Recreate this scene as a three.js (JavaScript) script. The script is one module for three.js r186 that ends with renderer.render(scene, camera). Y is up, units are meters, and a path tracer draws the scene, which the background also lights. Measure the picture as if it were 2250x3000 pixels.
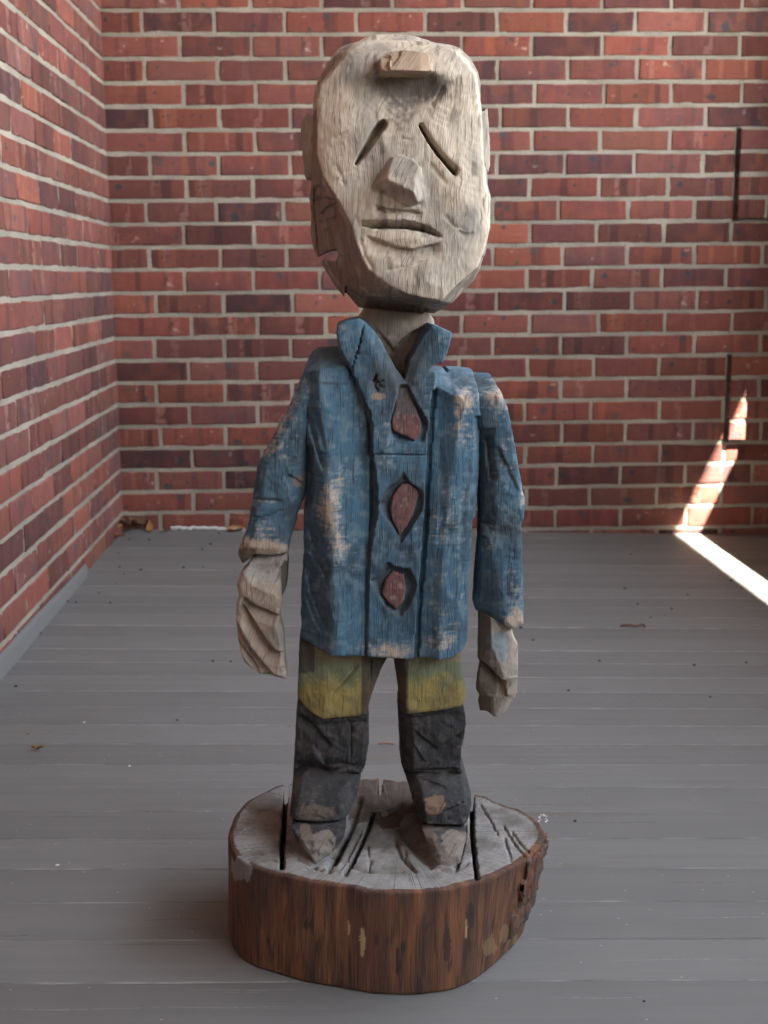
import * as THREE from 'three';
import { mergeGeometries } from 'three/addons/utils/BufferGeometryUtils.js';

// ------------------------------------------------------------------ camera
const scene = new THREE.Scene();
const SLOPE = 0.022;                                   // the porch floor drains to the right; the brick courses are level
const CAM = new THREE.Vector3(-0.0769, 0.7658, 1.43);  // origin: centre of the log base on the floor
const camera = new THREE.PerspectiveCamera(43.38, 0.75, 0.05, 400);
const qa = (x, y, z, t) => new THREE.Quaternion().setFromAxisAngle(new THREE.Vector3(x, y, z), t);
camera.quaternion.copy(qa(0, 0, 1, SLOPE).multiply(qa(0, 1, 0, -0.03414)).multiply(qa(1, 0, 0, -0.17976)).multiply(qa(0, 0, 1, -0.00711)));
camera.position.copy(CAM); camera.focus = 1.4; camera.userData.fStop = 11;
scene.add(camera);

// ------------------------------------------------------------------ sky, sun, exposure
const SUN = new THREE.Vector3(0.45, 1, 0.6).normalize().applyAxisAngle(new THREE.Vector3(0, 0, 1), SLOPE);
{
  const W = 256, H = 128, data = new Float32Array(W * H * 4);
  for (let j = 0; j < H; j++) for (let i = 0; i < W; i++) {
    const el = ((j + 0.5) / H - 0.5) * Math.PI, t = Math.max(0, Math.sin(el)), k = Math.pow(1 - t, 2.2);
    const o = (j * W + i) * 4;
    const hz = [1.0, 1.0, 0.98], ze = [0.60, 0.68, 0.81];
    for (let c = 0; c < 3; c++) data[o + c] = (ze[c] * (1 - k) + hz[c] * k) * 0.7;
    data[o + 3] = 1;
  }
  const sky = new THREE.DataTexture(data, W, H, THREE.RGBAFormat, THREE.FloatType);
  sky.mapping = THREE.EquirectangularReflectionMapping; sky.magFilter = THREE.LinearFilter; sky.minFilter = THREE.LinearFilter; sky.needsUpdate = true;
  scene.background = sky; scene.environment = sky;
}
const sun = new THREE.DirectionalLight(0xfff1de, 5.0);
sun.position.copy(SUN).multiplyScalar(12); sun.castShadow = true; sun.shadow.mapSize.set(2048, 2048);
Object.assign(sun.shadow.camera, { left: -5, right: 5, top: 5, bottom: -5, near: 1, far: 30 });
scene.add(sun, sun.target);
const renderer = new THREE.WebGLRenderer({ antialias: true });
renderer.toneMapping = THREE.LinearToneMapping;
renderer.toneMappingExposure = 20;
renderer.shadowMap.enabled = true;
renderer.setSize(768, 1024);

// ------------------------------------------------------------------ helpers
let seed = 12345;
const rnd = () => { seed = (seed * 1664525 + 1013904223) >>> 0; return seed / 4294967296; };
const rr = (a, b) => a + (b - a) * rnd();
const clamp = (x, a = 0, b = 1) => x < a ? a : x > b ? b : x;
const sst = (a, b, x) => { const t = clamp((x - a) / (b - a)); return t * t * (3 - 2 * t); };
const mix = (a, b, t) => a + (b - a) * t;
const mixc = (a, b, t) => [mix(a[0], b[0], t), mix(a[1], b[1], t), mix(a[2], b[2], t)];
function hash3(x, y, z) { let h = Math.imul(x, 374761393) ^ Math.imul(y, 668265263) ^ Math.imul(z, 2147483647 - 1013); h = Math.imul(h ^ (h >>> 13), 1274126177); h ^= h >>> 16; return (h >>> 0) / 4294967296; }
function vn(x, y, z = 0) {                                 // value noise 0..1
  const xi = Math.floor(x), yi = Math.floor(y), zi = Math.floor(z);
  let fx = x - xi, fy = y - yi, fz = z - zi; fx = fx * fx * (3 - 2 * fx); fy = fy * fy * (3 - 2 * fy); fz = fz * fz * (3 - 2 * fz);
  const a = mix(mix(hash3(xi, yi, zi), hash3(xi + 1, yi, zi), fx), mix(hash3(xi, yi + 1, zi), hash3(xi + 1, yi + 1, zi), fx), fy);
  const b = mix(mix(hash3(xi, yi, zi + 1), hash3(xi + 1, yi, zi + 1), fx), mix(hash3(xi, yi + 1, zi + 1), hash3(xi + 1, yi + 1, zi + 1), fx), fy);
  return mix(a, b, fz);
}
const fbm = (x, y, z = 0, o = 4) => { let s = 0, a = 0.5, t = 0; for (let i = 0; i < o; i++) { s += a * vn(x, y, z + i * 17.3); t += a; a *= 0.5; x *= 2.03; y *= 2.03; z *= 2.03; } return s / t; };
function tnoise(w, h) {                                    // noise that tiles over w x h lattice cells
  return (x, y, s) => { const xi = Math.floor(x), yi = Math.floor(y); let fx = x - xi, fy = y - yi; fx = fx * fx * (3 - 2 * fx); fy = fy * fy * (3 - 2 * fy);
    const m = (a, n) => ((a % n) + n) % n, H = (a, b) => hash3(m(a, w), m(b, h), s);
    return mix(mix(H(xi, yi), H(xi + 1, yi), fx), mix(H(xi, yi + 1), H(xi + 1, yi + 1), fx), fy); };
}
const lin2s = v => v <= 0.0031308 ? v * 12.92 : 1.055 * Math.pow(v, 1 / 2.4) - 0.055;
function colorTex(w, h, fn, repeat = true) {               // fn(i, j) -> linear rgb
  const d = new Uint8Array(w * h * 4);
  for (let j = 0; j < h; j++) for (let i = 0; i < w; i++) { const c = fn(i, j), o = (j * w + i) * 4; for (let k = 0; k < 3; k++) d[o + k] = Math.round(255 * lin2s(clamp(c[k]))); d[o + 3] = 255; }
  const t = new THREE.DataTexture(d, w, h); t.colorSpace = THREE.SRGBColorSpace; return finish(t, repeat);
}
function grayTex(w, h, fn, repeat = true) {
  const d = new Uint8Array(w * h * 4);
  for (let j = 0; j < h; j++) for (let i = 0; i < w; i++) { const v = Math.round(255 * clamp(fn(i, j))), o = (j * w + i) * 4; d[o] = d[o + 1] = d[o + 2] = v; d[o + 3] = 255; }
  return finish(new THREE.DataTexture(d, w, h), repeat);
}
function finish(t, repeat) { t.magFilter = THREE.LinearFilter; t.minFilter = THREE.LinearMipmapLinearFilter; t.generateMipmaps = true; if (repeat) t.wrapS = t.wrapT = THREE.RepeatWrapping; t.needsUpdate = true; return t; }
const used = {};
const numbered = n => { const k = used[n] = (used[n] ?? -1) + 1; return k ? n + '_' + String(k).padStart(3, '0') : n; };
function mesh(name, geo, mat, parent, kind) { const m = new THREE.Mesh(geo, mat); m.name = name; m.castShadow = m.receiveShadow = true; if (kind) m.userData.kind = kind; parent.add(m); return m; }
function tag(o, label, category, group) { o.userData.label = label; o.userData.category = category; if (group) o.userData.group = group; return o; }
function thing(name, label, category, group) { const g = new THREE.Group(); g.name = numbered(name); scene.add(g); g.userData.kind = 'thing'; return tag(g, label, category, group); }
// the brick frame: origin at the camera, courses level, -z into the porch
const BF = { pos: CAM, rot: SLOPE };
function inBrickFrame(o) { o.position.copy(CAM); o.rotation.z = SLOPE; return o; }
const floorY = X => -0.766 - SLOPE * X;                    // floor height in the brick frame

// ------------------------------------------------------------------ brick walls
const COURSE = 0.06648, TOP0 = 0.75934, PITCH = 0.2035, BACK = 3.898, LEFT = -0.6657;
const AT_C = 8, AT_R = 8, CW = 256, CH = 64;
const brickSpec = [];
for (let n = 0; n < AT_C * AT_R; n++) {
  const bands = [], spots = [], m = 1 + Math.floor(rnd() * 3.2);
  for (let b = 0; b < m; b++) bands.push([rr(0.08, 0.92), rr(0.025, 0.09), rnd(), rr(0.3, 1)]);
  const q = rnd() < 0.72 ? Math.floor(rr(1, 6)) : 0;
  for (let b = 0; b < q; b++) spots.push([rr(0.06, 0.94), rr(0.15, 0.85), rnd() < 0.35 ? rr(0.12, 0.28) : rr(0.04, 0.11), rnd() < 0.25]);
  brickSpec.push({ bands, spots, hue: rnd(), val: rr(0.66, 1.18), purple: rnd() < 0.42 ? rr(0.3, 1) : rr(0, 0.25) });
}
const brickMap = colorTex(AT_C * CW, AT_R * CH, (i, j) => {
  const n = Math.floor(j / CH) * AT_C + Math.floor(i / CW), S = brickSpec[n];
  const u = (i % CW + 0.5) / CW, v = (j % CH + 0.5) / CH, X = u * 3.4, Y = v, z = n * 7.7;
  let c = mixc([0.152, 0.043, 0.036], [0.218, 0.074, 0.051], clamp(S.hue * 0.6 + fbm(X * 2, Y * 3, z, 3) * 0.7 - 0.1));
  c = mixc(c, [0.088, 0.038, 0.042], S.purple * sst(0.25, 0.75, fbm(X * 1.5 + 5, Y * 1.2, z + 3, 3)));
  // kiss marks: upright bands fired darker or paler
  for (const [bu, bw, k, st] of S.bands) {
    const d = Math.abs(u + (fbm(X, Y * 3, z + 9, 2) - 0.5) * 0.025 - bu), m = (1 - sst(bw * 0.75, bw, d)) * st;
    if (k < 0.55) c = mixc(c, [0.072, 0.028, 0.028], m * 0.75);
    else if (k < 0.78) c = mixc(c, [0.34, 0.17, 0.14], m * 0.6 * sst(0.3, 0.6, fbm(X * 5, Y * 5, z + 21, 3)));
    else c = mixc(c, [0.26, 0.08, 0.045], m * 0.6);
  }
  for (const [su, sv, sr, ring] of S.spots) {              // iron spots
    const d = Math.hypot((u - su) * 3.4, v - sv) + (fbm(X * 7, Y * 7, z + 31, 3) - 0.5) * sr * 1.5;
    let m = 1 - sst(sr * 0.6, sr * 1.05, d); if (ring) m *= sst(sr * 0.25, sr * 0.55, d);
    c = mixc(c, [0.055, 0.052, 0.060], m * 0.9);
  }
  const e = Math.min(u * 3.4, (1 - u) * 3.4, v, 1 - v) + (fbm(X * 6, Y * 6, z + 40, 3) - 0.5) * 0.12;
  c = mixc(c, [0.36, 0.17, 0.12], (1 - sst(0.0, 0.09, e)) * 0.6 * sst(0.35, 0.65, fbm(X * 3, Y * 3, z + 50, 2)));    // worn pale arrises
  const lime = sst(0.74, 0.84, fbm(X * 2.2, Y * 2.6, z + 60, 4)) * 0.4; c = mixc(c, [0.5, 0.40, 0.34], lime);
  const g = (0.86 + 0.28 * fbm(X * 22, Y * 22, z + 70, 2)) * S.val * (0.88 + 0.24 * fbm(X * 6, Y * 1.2, z + 80, 2));
  return [c[0] * g, c[1] * g, c[2] * g];
}, false);
const pit = tnoise(64, 64), pit2 = tnoise(16, 16);
const roughBump = grayTex(512, 512, (i, j) => 0.45 * pit(i / 8, j / 8, 3) + 0.25 * pit2(i / 32, j / 32, 4) + 0.3 * hash3(i, j, 9));
const mkBrick = (r, g, b) => new THREE.MeshStandardMaterial({ map: brickMap, color: new THREE.Color().setRGB(r, g, b), roughness: 0.97, bumpMap: roughBump, bumpScale: 0.0012 });
const brickMats = [mkBrick(1, 1, 1), mkBrick(0.82, 0.82, 0.86), mkBrick(1.18, 1.12, 1.0), mkBrick(0.98, 0.9, 0.88), mkBrick(0.70, 0.76, 0.86), mkBrick(1.1, 1.2, 1.2), mkBrick(0.9, 1.02, 1.08)];
const mortarTile = tnoise(128, 128), mortarTile2 = tnoise(12, 12), mortarTile3 = tnoise(4, 4);
const mortarMat = new THREE.MeshStandardMaterial({
  map: colorTex(512, 512, (i, j) => { const n = 0.35 * mortarTile2(i / 42.67, j / 42.67, 1) + 0.35 * mortarTile3(i / 128, j / 128, 6) + 0.15 * mortarTile(i / 4, j / 4, 2) + 0.2 * hash3(i, j, 5); const k = mix(0.6, 1.35, n); const s = hash3(i >> 1, j >> 1, 77) > 0.985 ? 0.45 : 1; return [0.29 * k * s, 0.258 * k * s, 0.208 * k * s]; }),
  roughness: 0.95, bumpMap: grayTex(512, 512, (i, j) => 0.6 * mortarTile(i / 4, j / 4, 2) + 0.4 * hash3(i, j, 6)), bumpScale: 0.002 });
mortarMat.map.repeat.set(1 / 0.6, 1 / 0.6); mortarMat.bumpMap.repeat.set(1 / 0.6, 1 / 0.6);

// a brick with worn arrises and a slightly uneven face; its face looks to +z, its middle is the origin
function brickGeo(len, hgt, cell, dep, wob) {
  const cx = cell % AT_C, cy = Math.floor(cell / AT_C), b = 0.0035, nx = 5, ny = 2, pos = [], uv = [], idx = [];
  const U = x => (cx + 0.012 + 0.976 * (x / len + 0.5)) / AT_C, V = y => (cy + 0.03 + 0.94 * (y / hgt + 0.5)) / AT_R;
  const xs = []; for (let i = 0; i <= nx; i++) xs.push(-len / 2 + b + (len - 2 * b) * i / nx);
  const ys = []; for (let j = 0; j <= ny; j++) ys.push(-hgt / 2 + b + (hgt - 2 * b) * j / ny);
  for (let j = 0; j <= ny; j++) for (let i = 0; i <= nx; i++) {
    const ex = (i === 0 || i === nx || j === 0 || j === ny);
    pos.push(xs[i] + (rnd() - 0.5) * 0.002, ys[j] + (ex ? (rnd() - 0.5) * 0.0022 : 0), (rnd() - 0.5) * wob); uv.push(U(xs[i]), V(ys[j]));
  }
  const g = (i, j) => j * (nx + 1) + i;
  for (let j = 0; j < ny; j++) for (let i = 0; i < nx; i++) idx.push(g(i, j), g(i + 1, j), g(i + 1, j + 1), g(i, j), g(i + 1, j + 1), g(i, j + 1));
  const ring = []; for (let i = 0; i < nx; i++) ring.push(g(i, 0)); for (let j = 0; j < ny; j++) ring.push(g(nx, j)); for (let i = nx; i > 0; i--) ring.push(g(i, ny)); for (let j = ny; j > 0; j--) ring.push(g(0, j));
  const n0 = pos.length / 3, R = ring.length;
  for (let pass = 0; pass < 2; pass++) for (const r of ring) {
    const x = pos[r * 3], y = pos[r * 3 + 1], ox = Math.abs(x) > len / 2 - b * 1.6 ? Math.sign(x) * b : 0, oy = Math.abs(y) > hgt / 2 - b * 1.6 ? Math.sign(y) * b : 0;
    pos.push(x + ox, y + oy, pass ? -dep : pos[r * 3 + 2] - b * 0.9); uv.push(U(clamp(x + ox, -len / 2, len / 2)), V(clamp(y + oy, -hgt / 2, hgt / 2)));
  }
  for (let k = 0; k < R; k++) { const a = ring[k], c = ring[(k + 1) % R], d = n0 + k, e = n0 + (k + 1) % R, f = n0 + R + k, h = n0 + R + (k + 1) % R; idx.push(a, d, e, a, e, c, d, f, h, d, h, e); }
  const q = new THREE.BufferGeometry(); q.setAttribute('position', new THREE.Float32BufferAttribute(pos, 3)); q.setAttribute('uv', new THREE.Float32BufferAttribute(uv, 2)); q.setIndex(idx); q.computeVertexNormals();
  return q;
}
const BL = 0.1925, BH = 0.0555;
const brickVariants = []; for (let n = 0; n < AT_C * AT_R; n++) brickVariants.push(brickGeo(BL, BH, n, 0.03, 0.0026));
// lays bricks on a wall whose run coordinate s goes from s0 to s1; place(mesh, s, y, proud)
function layBricks(wall, k0, k1, s0, s1, phase, place, proudAt, far) {
  for (let k = k0; k < k1; k++) {
    const yMid = TOP0 - (k + 0.5) * COURSE, off = phase + (k % 2 ? PITCH / 2 : 0) + (hash3(k, 5, 1) - 0.5) * 0.022;
    const i0 = Math.floor((s0 - off) / PITCH) - 1;
    let edge = s0;
    for (let i = i0; ; i++) {
      let a = off + i * PITCH + (hash3(i, k, 11) - 0.5) * 0.010, b = off + (i + 1) * PITCH + (hash3(i + 1, k, 11) - 0.5) * 0.010;
      if (b < s0 + 0.075) continue;
      if (a < s0 + 0.075) a = s0; b = Math.min(b, s1); if (b - a < 0.03) { if (b >= s1) break; else continue; }
      const pieces = proudAt ? proudAt(a, b, k) : [[a, b, 0]];
      for (const [pa, pb, pr] of pieces) {
        const cell = Math.floor(hash3(i, k, 3 + far) * AT_C * AT_R), L = pb - pa - 0.0105 + (hash3(i, k, 21) - 0.5) * 0.003;
        if (L < 0.025) continue;
        const geo = Math.abs(L - BL) < 0.012 ? brickVariants[cell] : brickGeo(L, BH, cell, 0.03, 0.0016);
        const m = mesh('brick', geo, brickMats[Math.floor(hash3(i, k, 8 + far) * brickMats.length)], wall);
        if (geo === brickVariants[cell]) m.scale.x = L / BL;
        m.scale.y = 1 + (hash3(i, k, 31) - 0.5) * 0.05;
        m.rotation.z = (hash3(i, k, 41) - 0.5) * 0.008;
        place(m, (pa + pb) / 2, yMid + (hash3(i, k, 51) - 0.5) * 0.0015, pr + (hash3(i, k, 61) - 0.5) * 0.0025);
      }
      if (b >= s1) break;
    }
  }
}
// mortar bed: a solid slab whose face is slightly lumpy
function mortarSlab(s0, s1, y0, y1, depth, nx, ny) {
  const g = new THREE.BoxGeometry(s1 - s0, y1 - y0, depth, nx, ny, 1), p = g.attributes.position, uv = g.attributes.uv;
  for (let i = 0; i < p.count; i++) {
    const x = p.getX(i), y = p.getY(i), z = p.getZ(i); uv.setXY(i, x + s0, y + y0);
    if (z > 0 && Math.abs(x) < (s1 - s0) / 2 - 1e-4 && Math.abs(y) < (y1 - y0) / 2 - 1e-4) p.setZ(i, z + (fbm(x * 60, y * 60, 3.3, 2) - 0.62) * 0.0045);
  }
  g.translate((s0 + s1) / 2, (y0 + y1) / 2, -depth / 2); g.computeVertexNormals(); return g;
}
const MR = 0.0027;                                         // mortar sits this far behind the brick faces
const wallBack = inBrickFrame(thing('brick_wall', 'red brick wall facing the statue, with raised brick quoins and a streak of sunlight', 'wall'));
const QX = 1.186, QP = 0.02;
mesh('mortar', mortarSlab(LEFT - 0.1, QX - 0.0045, -1.0, 2.0, 0.2, 170, 240).translate(0, 0, -BACK - MR), mortarMat, wallBack);
mesh('mortar', mortarSlab(QX + 0.012, 1.75, -1.0, 2.0, 0.2, 40, 240).translate(0, 0, -BACK - MR), mortarMat, wallBack);
for (const [ka, kb] of [[-18.6, -5.1], [-0.97, 4.97], [9.03, 14.97], [19.03, 26]]) mesh('mortar', mortarSlab(QX - 0.0043, QX + 0.0118, TOP0 - kb * COURSE, TOP0 - ka * COURSE, 0.19, 3, 60).translate(0, 0, -BACK - MR), mortarMat, wallBack);   // open joints are left beside the quoins                              // quoin blocks of four courses stand proud
const isQuoin = k => (k >= 5 && k < 9) || (k >= 15 && k < 19) || (k >= -5 && k < -1);
layBricks(wallBack, -5, 24, LEFT - 0.012, 1.46, -0.548 + 0.0, (m, s, y, pr) => m.position.set(s, y, -BACK + pr),
  (a, b, k) => { if (!isQuoin(k)) return [[a, b, 0]]; if (b <= QX) return [[a, b, 0]]; if (a >= QX) return [[a, b, QP]]; return [[a, QX + 0.002, 0], [QX - 0.002, b, QP]]; }, 0);
for (const k of [-5, 5, 15]) mesh('quoin_mortar', mortarSlab(QX + 0.006, 1.458, TOP0 - (k + 4) * COURSE + 0.007, TOP0 - k * COURSE - 0.007, 0.05, 24, 24).translate(0, 0, -BACK + QP - MR), mortarMat, wallBack);
const wallLeft = inBrickFrame(thing('brick_wall', 'red brick side wall with a grey strip along its foot', 'wall'));
{
  const g = mortarSlab(-BACK, 1.2, -1.0, 2.0, 0.2, 200, 160); g.rotateY(Math.PI / 2); g.translate(LEFT - MR, 0, 0);
  g.scale(1, 1, 1); const p = g.attributes.position; for (let i = 0; i < p.count; i++) p.setZ(i, -p.getZ(i)); // run coordinate = z
  const ix = g.index.array; for (let i = 0; i < ix.length; i += 3) { const t = ix[i]; ix[i] = ix[i + 1]; ix[i + 1] = t; } g.computeVertexNormals();
  mesh('mortar', g, mortarMat, wallLeft);
  layBricks(wallLeft, -4, 24, -BACK - 0.012, -1.93, -BACK + 0.10, (m, s, y, pr) => { m.position.set(LEFT + pr, y, s); m.rotation.order = 'YXZ'; m.rotation.y = Math.PI / 2; }, null, 100);
}
// the courses of both walls above and nearer than the ones built singly
function farBricks(wall, list) {
  const gs = []; let n = 0;
  for (const [s, y, L, face] of list) { const q = brickVariants[n++ % brickVariants.length].clone(); q.scale(L / BL, 1, 1); if (face) { q.rotateY(Math.PI / 2); q.translate(LEFT, y, s); } else q.translate(s, y, -BACK); gs.push(q); }
  mesh('brick_field', mergeGeometries(gs), brickMats[0], wall, 'stuff');
}
{
  const a = [], b = [];
  for (let k = -18; k < -5; k++) for (let s = LEFT + 0.1; s < 1.4; s += PITCH) a.push([s + (k % 2 ? 0.1 : 0), TOP0 - (k + 0.5) * COURSE, BL, 0]);
  for (let k = -18; k < 23; k++) { const y = TOP0 - (k + 0.5) * COURSE, e = k < -4 ? -BACK + 0.005 : -1.93, h = k % 2 ? PITCH / 2 : 0; if (h) b.push([e + h / 2, y, h - 0.0105, 1]); for (let s = e + h + PITCH / 2; s < 1.0; s += PITCH) b.push([s, y, BL, 1]); }
  farBricks(wallBack, a); farBricks(wallLeft, b);
}

// ------------------------------------------------------------------ porch floor: painted boards running across
const BW = 0.0925, FX0 = -0.80, FX1 = 1.36;
const bd = tnoise(8, 64), bd2 = tnoise(32, 512), bd3 = tnoise(128, 1024);
const boardSpec = []; for (let n = 0; n < 8; n++) { const s = []; for (let q = 0; q < 11; q++) s.push([rnd(), rr(0.08, 0.92), rr(0.015, 0.10), rnd()]); boardSpec.push({ s, t: rr(0.91, 1.08) }); }
const boardMap = colorTex(2048, 1024, (i, j) => {
  const n = j >> 7, v = ((j & 127) + 0.5) / 128, u = i / 2048, S = boardSpec[n];
  let k = S.t * (0.88 + 0.10 * bd(u * 8, j / 16, 1) + 0.05 * bd2(u * 32, j / 2, 2) + 0.16 * fbm(u * 26, v * 1.4 + n * 5, 2.2, 4));
  let c = [0.161 * k, 0.161 * k, 0.158 * k];
  const stain = sst(0.60, 0.85, fbm(u * 9, v * 1.2 + n * 7, 4.4, 4)) * sst(0.3, 0.7, fbm(u * 60, v * 30, n, 3)); c = mixc(c, [0.145, 0.125, 0.102], stain * 0.75);   // brown scuffed patches
  const e = Math.min(v, 1 - v), ragged = 0.016 + 0.018 * fbm(u * 90, n * 3.1, 1.1, 3);
  c = mixc(c, [0.42, 0.41, 0.39], (1 - sst(ragged * 0.5, ragged, e)) * (0.35 + 0.65 * sst(0.35, 0.65, fbm(u * 30, n * 9.3 + (v > 0.5 ? 4 : 0), 8.8, 3))));     // paint worn off the edges
  for (const [su, sv, sl, q] of S.s) { const t = (u - su) / sl; if (t > 0 && t < 1) { const d = Math.abs(v - sv - 0.03 * (q - 0.5) * t - 0.01 * Math.sin(t * 9 + n)); const w = 0.009 * Math.sin(t * Math.PI); if (d < w) c = mixc(c, q > 0.45 ? [0.25, 0.245, 0.235] : [0.07, 0.068, 0.066], 0.75 * (hash3(i >> 2, n, 3) > 0.25 ? 1 : 0.2)); } }
  if (hash3(i >> 1, j >> 1, 5) > 0.9996) c = [0.4, 0.39, 0.37];
  return c;
}, true);
const boardBump = grayTex(1024, 512, (i, j) => { const u = i / 1024; return 0.5 * bd2(u * 32, j / 1, 2) + 0.3 * bd3(u * 128, j * 2, 3) + 0.2 * bd(u * 8, j / 8, 1); });
const boardMat = new THREE.MeshStandardMaterial({ map: boardMap, roughness: 0.62, bumpMap: boardBump, bumpScale: 0.0003 });
function boardGeo(n, len, w) {
  const b = 0.0016, t = 0.02, nx = 24, prof = [[-w / 2 + 0.0009, -t], [-w / 2 + 0.0009, -b], [-w / 2 + b + 0.0006, 0], [0, (hash3(n, 1, 1) - 0.5) * 0.0008], [w / 2 - b - 0.0006, 0], [w / 2 - 0.0009, -b], [w / 2 - 0.0009, -t]];
  const pos = [], uv = [], idx = [], ou = hash3(n, 7, 3);
  for (let i = 0; i <= nx; i++) for (let q = 0; q < prof.length; q++) { const x = FX0 + len * i / nx; pos.push(x, prof[q][1] + (vn(x * 2.2, n * 3.3) - 0.5) * 0.0012, prof[q][0]); uv.push(ou + x / 2.4, (n % 8 + 0.004 + 0.992 * clamp(prof[q][0] / w + 0.5)) / 8); }
  const P = prof.length; for (let i = 0; i < nx; i++) for (let q = 0; q < P - 1; q++) { const a = i * P + q; idx.push(a, a + 1, a + P + 1, a, a + P + 1, a + P); }
  const g = new THREE.BufferGeometry(); g.setAttribute('position', new THREE.Float32BufferAttribute(pos, 3)); g.setAttribute('uv', new THREE.Float32BufferAttribute(uv, 2)); g.setIndex(idx); g.computeVertexNormals(); return g;
}
const floor = new THREE.Group(); floor.name = 'porch_floor'; floor.userData.kind = 'structure'; scene.add(floor);
const floorBack = CAM.z - BACK - 0.02;
{
  const z0 = CAM.z - 1.310 - 30 * BW;                      // the joint measured at 1.31 m from the camera
  for (let n = 0; n < 42; n++) { const zc = z0 + (n + 0.5) * BW; if (zc - BW / 2 < floorBack - 0.06) continue; const m = mesh('floor_board', boardGeo(n * 3 + 1, FX1 - FX0, BW), boardMat, floor); m.position.set(0, (hash3(n, 2, 2) - 0.5) * 0.0008, zc); }
  const sub = new THREE.BoxGeometry(FX1 - FX0, 0.1, 7.0); sub.translate((FX0 + FX1) / 2, -0.05 - 0.012, floorBack + 3.5);
  mesh('subfloor', sub, new THREE.MeshStandardMaterial({ color: new THREE.Color().setRGB(0.1, 0.095, 0.09), roughness: 0.9 }), floor);
}

// ------------------------------------------------------------------ the shelter around: roof, added side and end walls, pier, ground outside
const ceilingPaint = new THREE.MeshStandardMaterial({ color: new THREE.Color().setRGB(0.22, 0.21, 0.2), roughness: 0.7 });
const SX = 0.45;                                           // run of the sunlight per metre of fall, across the porch
const EAVE_Y = 2.15, LOW_X = 1.65;
{
  const eaveX = 1.047 + SX * (EAVE_Y + 0.789);
  const roof = inBrickFrame(thing('porch_roof', 'flat white boarded roof over the porch', 'roof'));
  mesh('ceiling', new THREE.BoxGeometry(eaveX - LEFT + 0.4, 0.12, 8.4).translate((eaveX + LEFT - 0.4) / 2, EAVE_Y + 0.06, -BACK + 4.0), ceilingPaint, roof);
  const lowTop = (LOW_X - 1.115) / SX - 0.789;
  const end = inBrickFrame(thing('end_light_blocker', 'unseen wall added behind the camera to cut frontal light', 'wall'));  // added out of view to keep frontal light off the statue
  mesh('wall_body', new THREE.BoxGeometry(2.2, 3.6, 0.2).translate(LEFT + 1.0, 0.3, 1.3), brickPlain(), end);
  const low = inBrickFrame(thing('side_light_blocker', 'unseen side wall bounding the sun streak, raised to cut low light', 'wall'));  // unseen; its edge bounds the sun streak, raised to block low light
  mesh('wall_body', new THREE.BoxGeometry(0.22, lowTop + 1.1, 6.4).translate(LOW_X + 0.11, (lowTop - 1.1) / 2, -BACK + 3.2), brickPlain(), low);
  faceBricks(low, -BACK, -0.4, -0.9, lowTop, (q, s, y) => q.rotateY(-Math.PI / 2).translate(LOW_X - 0.003, y, s));
  const pier = inBrickFrame(thing('brick_pier', 'square brick pier at the open end of the wall', 'pier'));
  mesh('shaft', new THREE.BoxGeometry(0.4, 3.0, 0.16).translate(1.368 + 0.2, 0.45, -BACK + 0.08 + 0.03), brickPlain(), pier);
  faceBricks(pier, 1.368, 1.768, -0.9, 1.9, (q, s, y) => q.translate(s, y, -BACK + 0.193));
  faceBricks(pier, -BACK, -BACK + 0.19, -0.9, 1.9, (q, s, y) => q.rotateY(-Math.PI / 2).translate(1.365, y, s));
}
function brickPlain() { return mortarMat; }
function faceBricks(wall, s0, s1, y0, y1, put) {            // bricks over a face outside the frame, joined
  const gs = []; let n = 7;
  for (let k = Math.ceil((TOP0 - y1) / COURSE); TOP0 - (k + 1) * COURSE > y0; k++) { const y = TOP0 - (k + 0.5) * COURSE; let a = s0; const first = k % 2 ? PITCH / 2 : PITCH; for (let b = s0 + first; a < s1 - 0.02; a = b, b += PITCH) { const L = Math.min(b, s1) - a - 0.0105; if (L < 0.03) break; const q = brickVariants[(n += 5) % brickVariants.length].clone(); q.scale(L / BL, 1, 1); gs.push(put(q, a + (L + 0.0105) / 2, y)); } }
  mesh('brick_field', mergeGeometries(gs), brickMats[1], wall, 'stuff');
}
const ground = mesh('ground', new THREE.PlaneGeometry(600, 600).rotateX(-Math.PI / 2).translate(0, -0.45, 0), new THREE.MeshStandardMaterial({ color: new THREE.Color().setRGB(0.11, 0.10, 0.075), roughness: 1 }), scene, 'structure');

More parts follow.
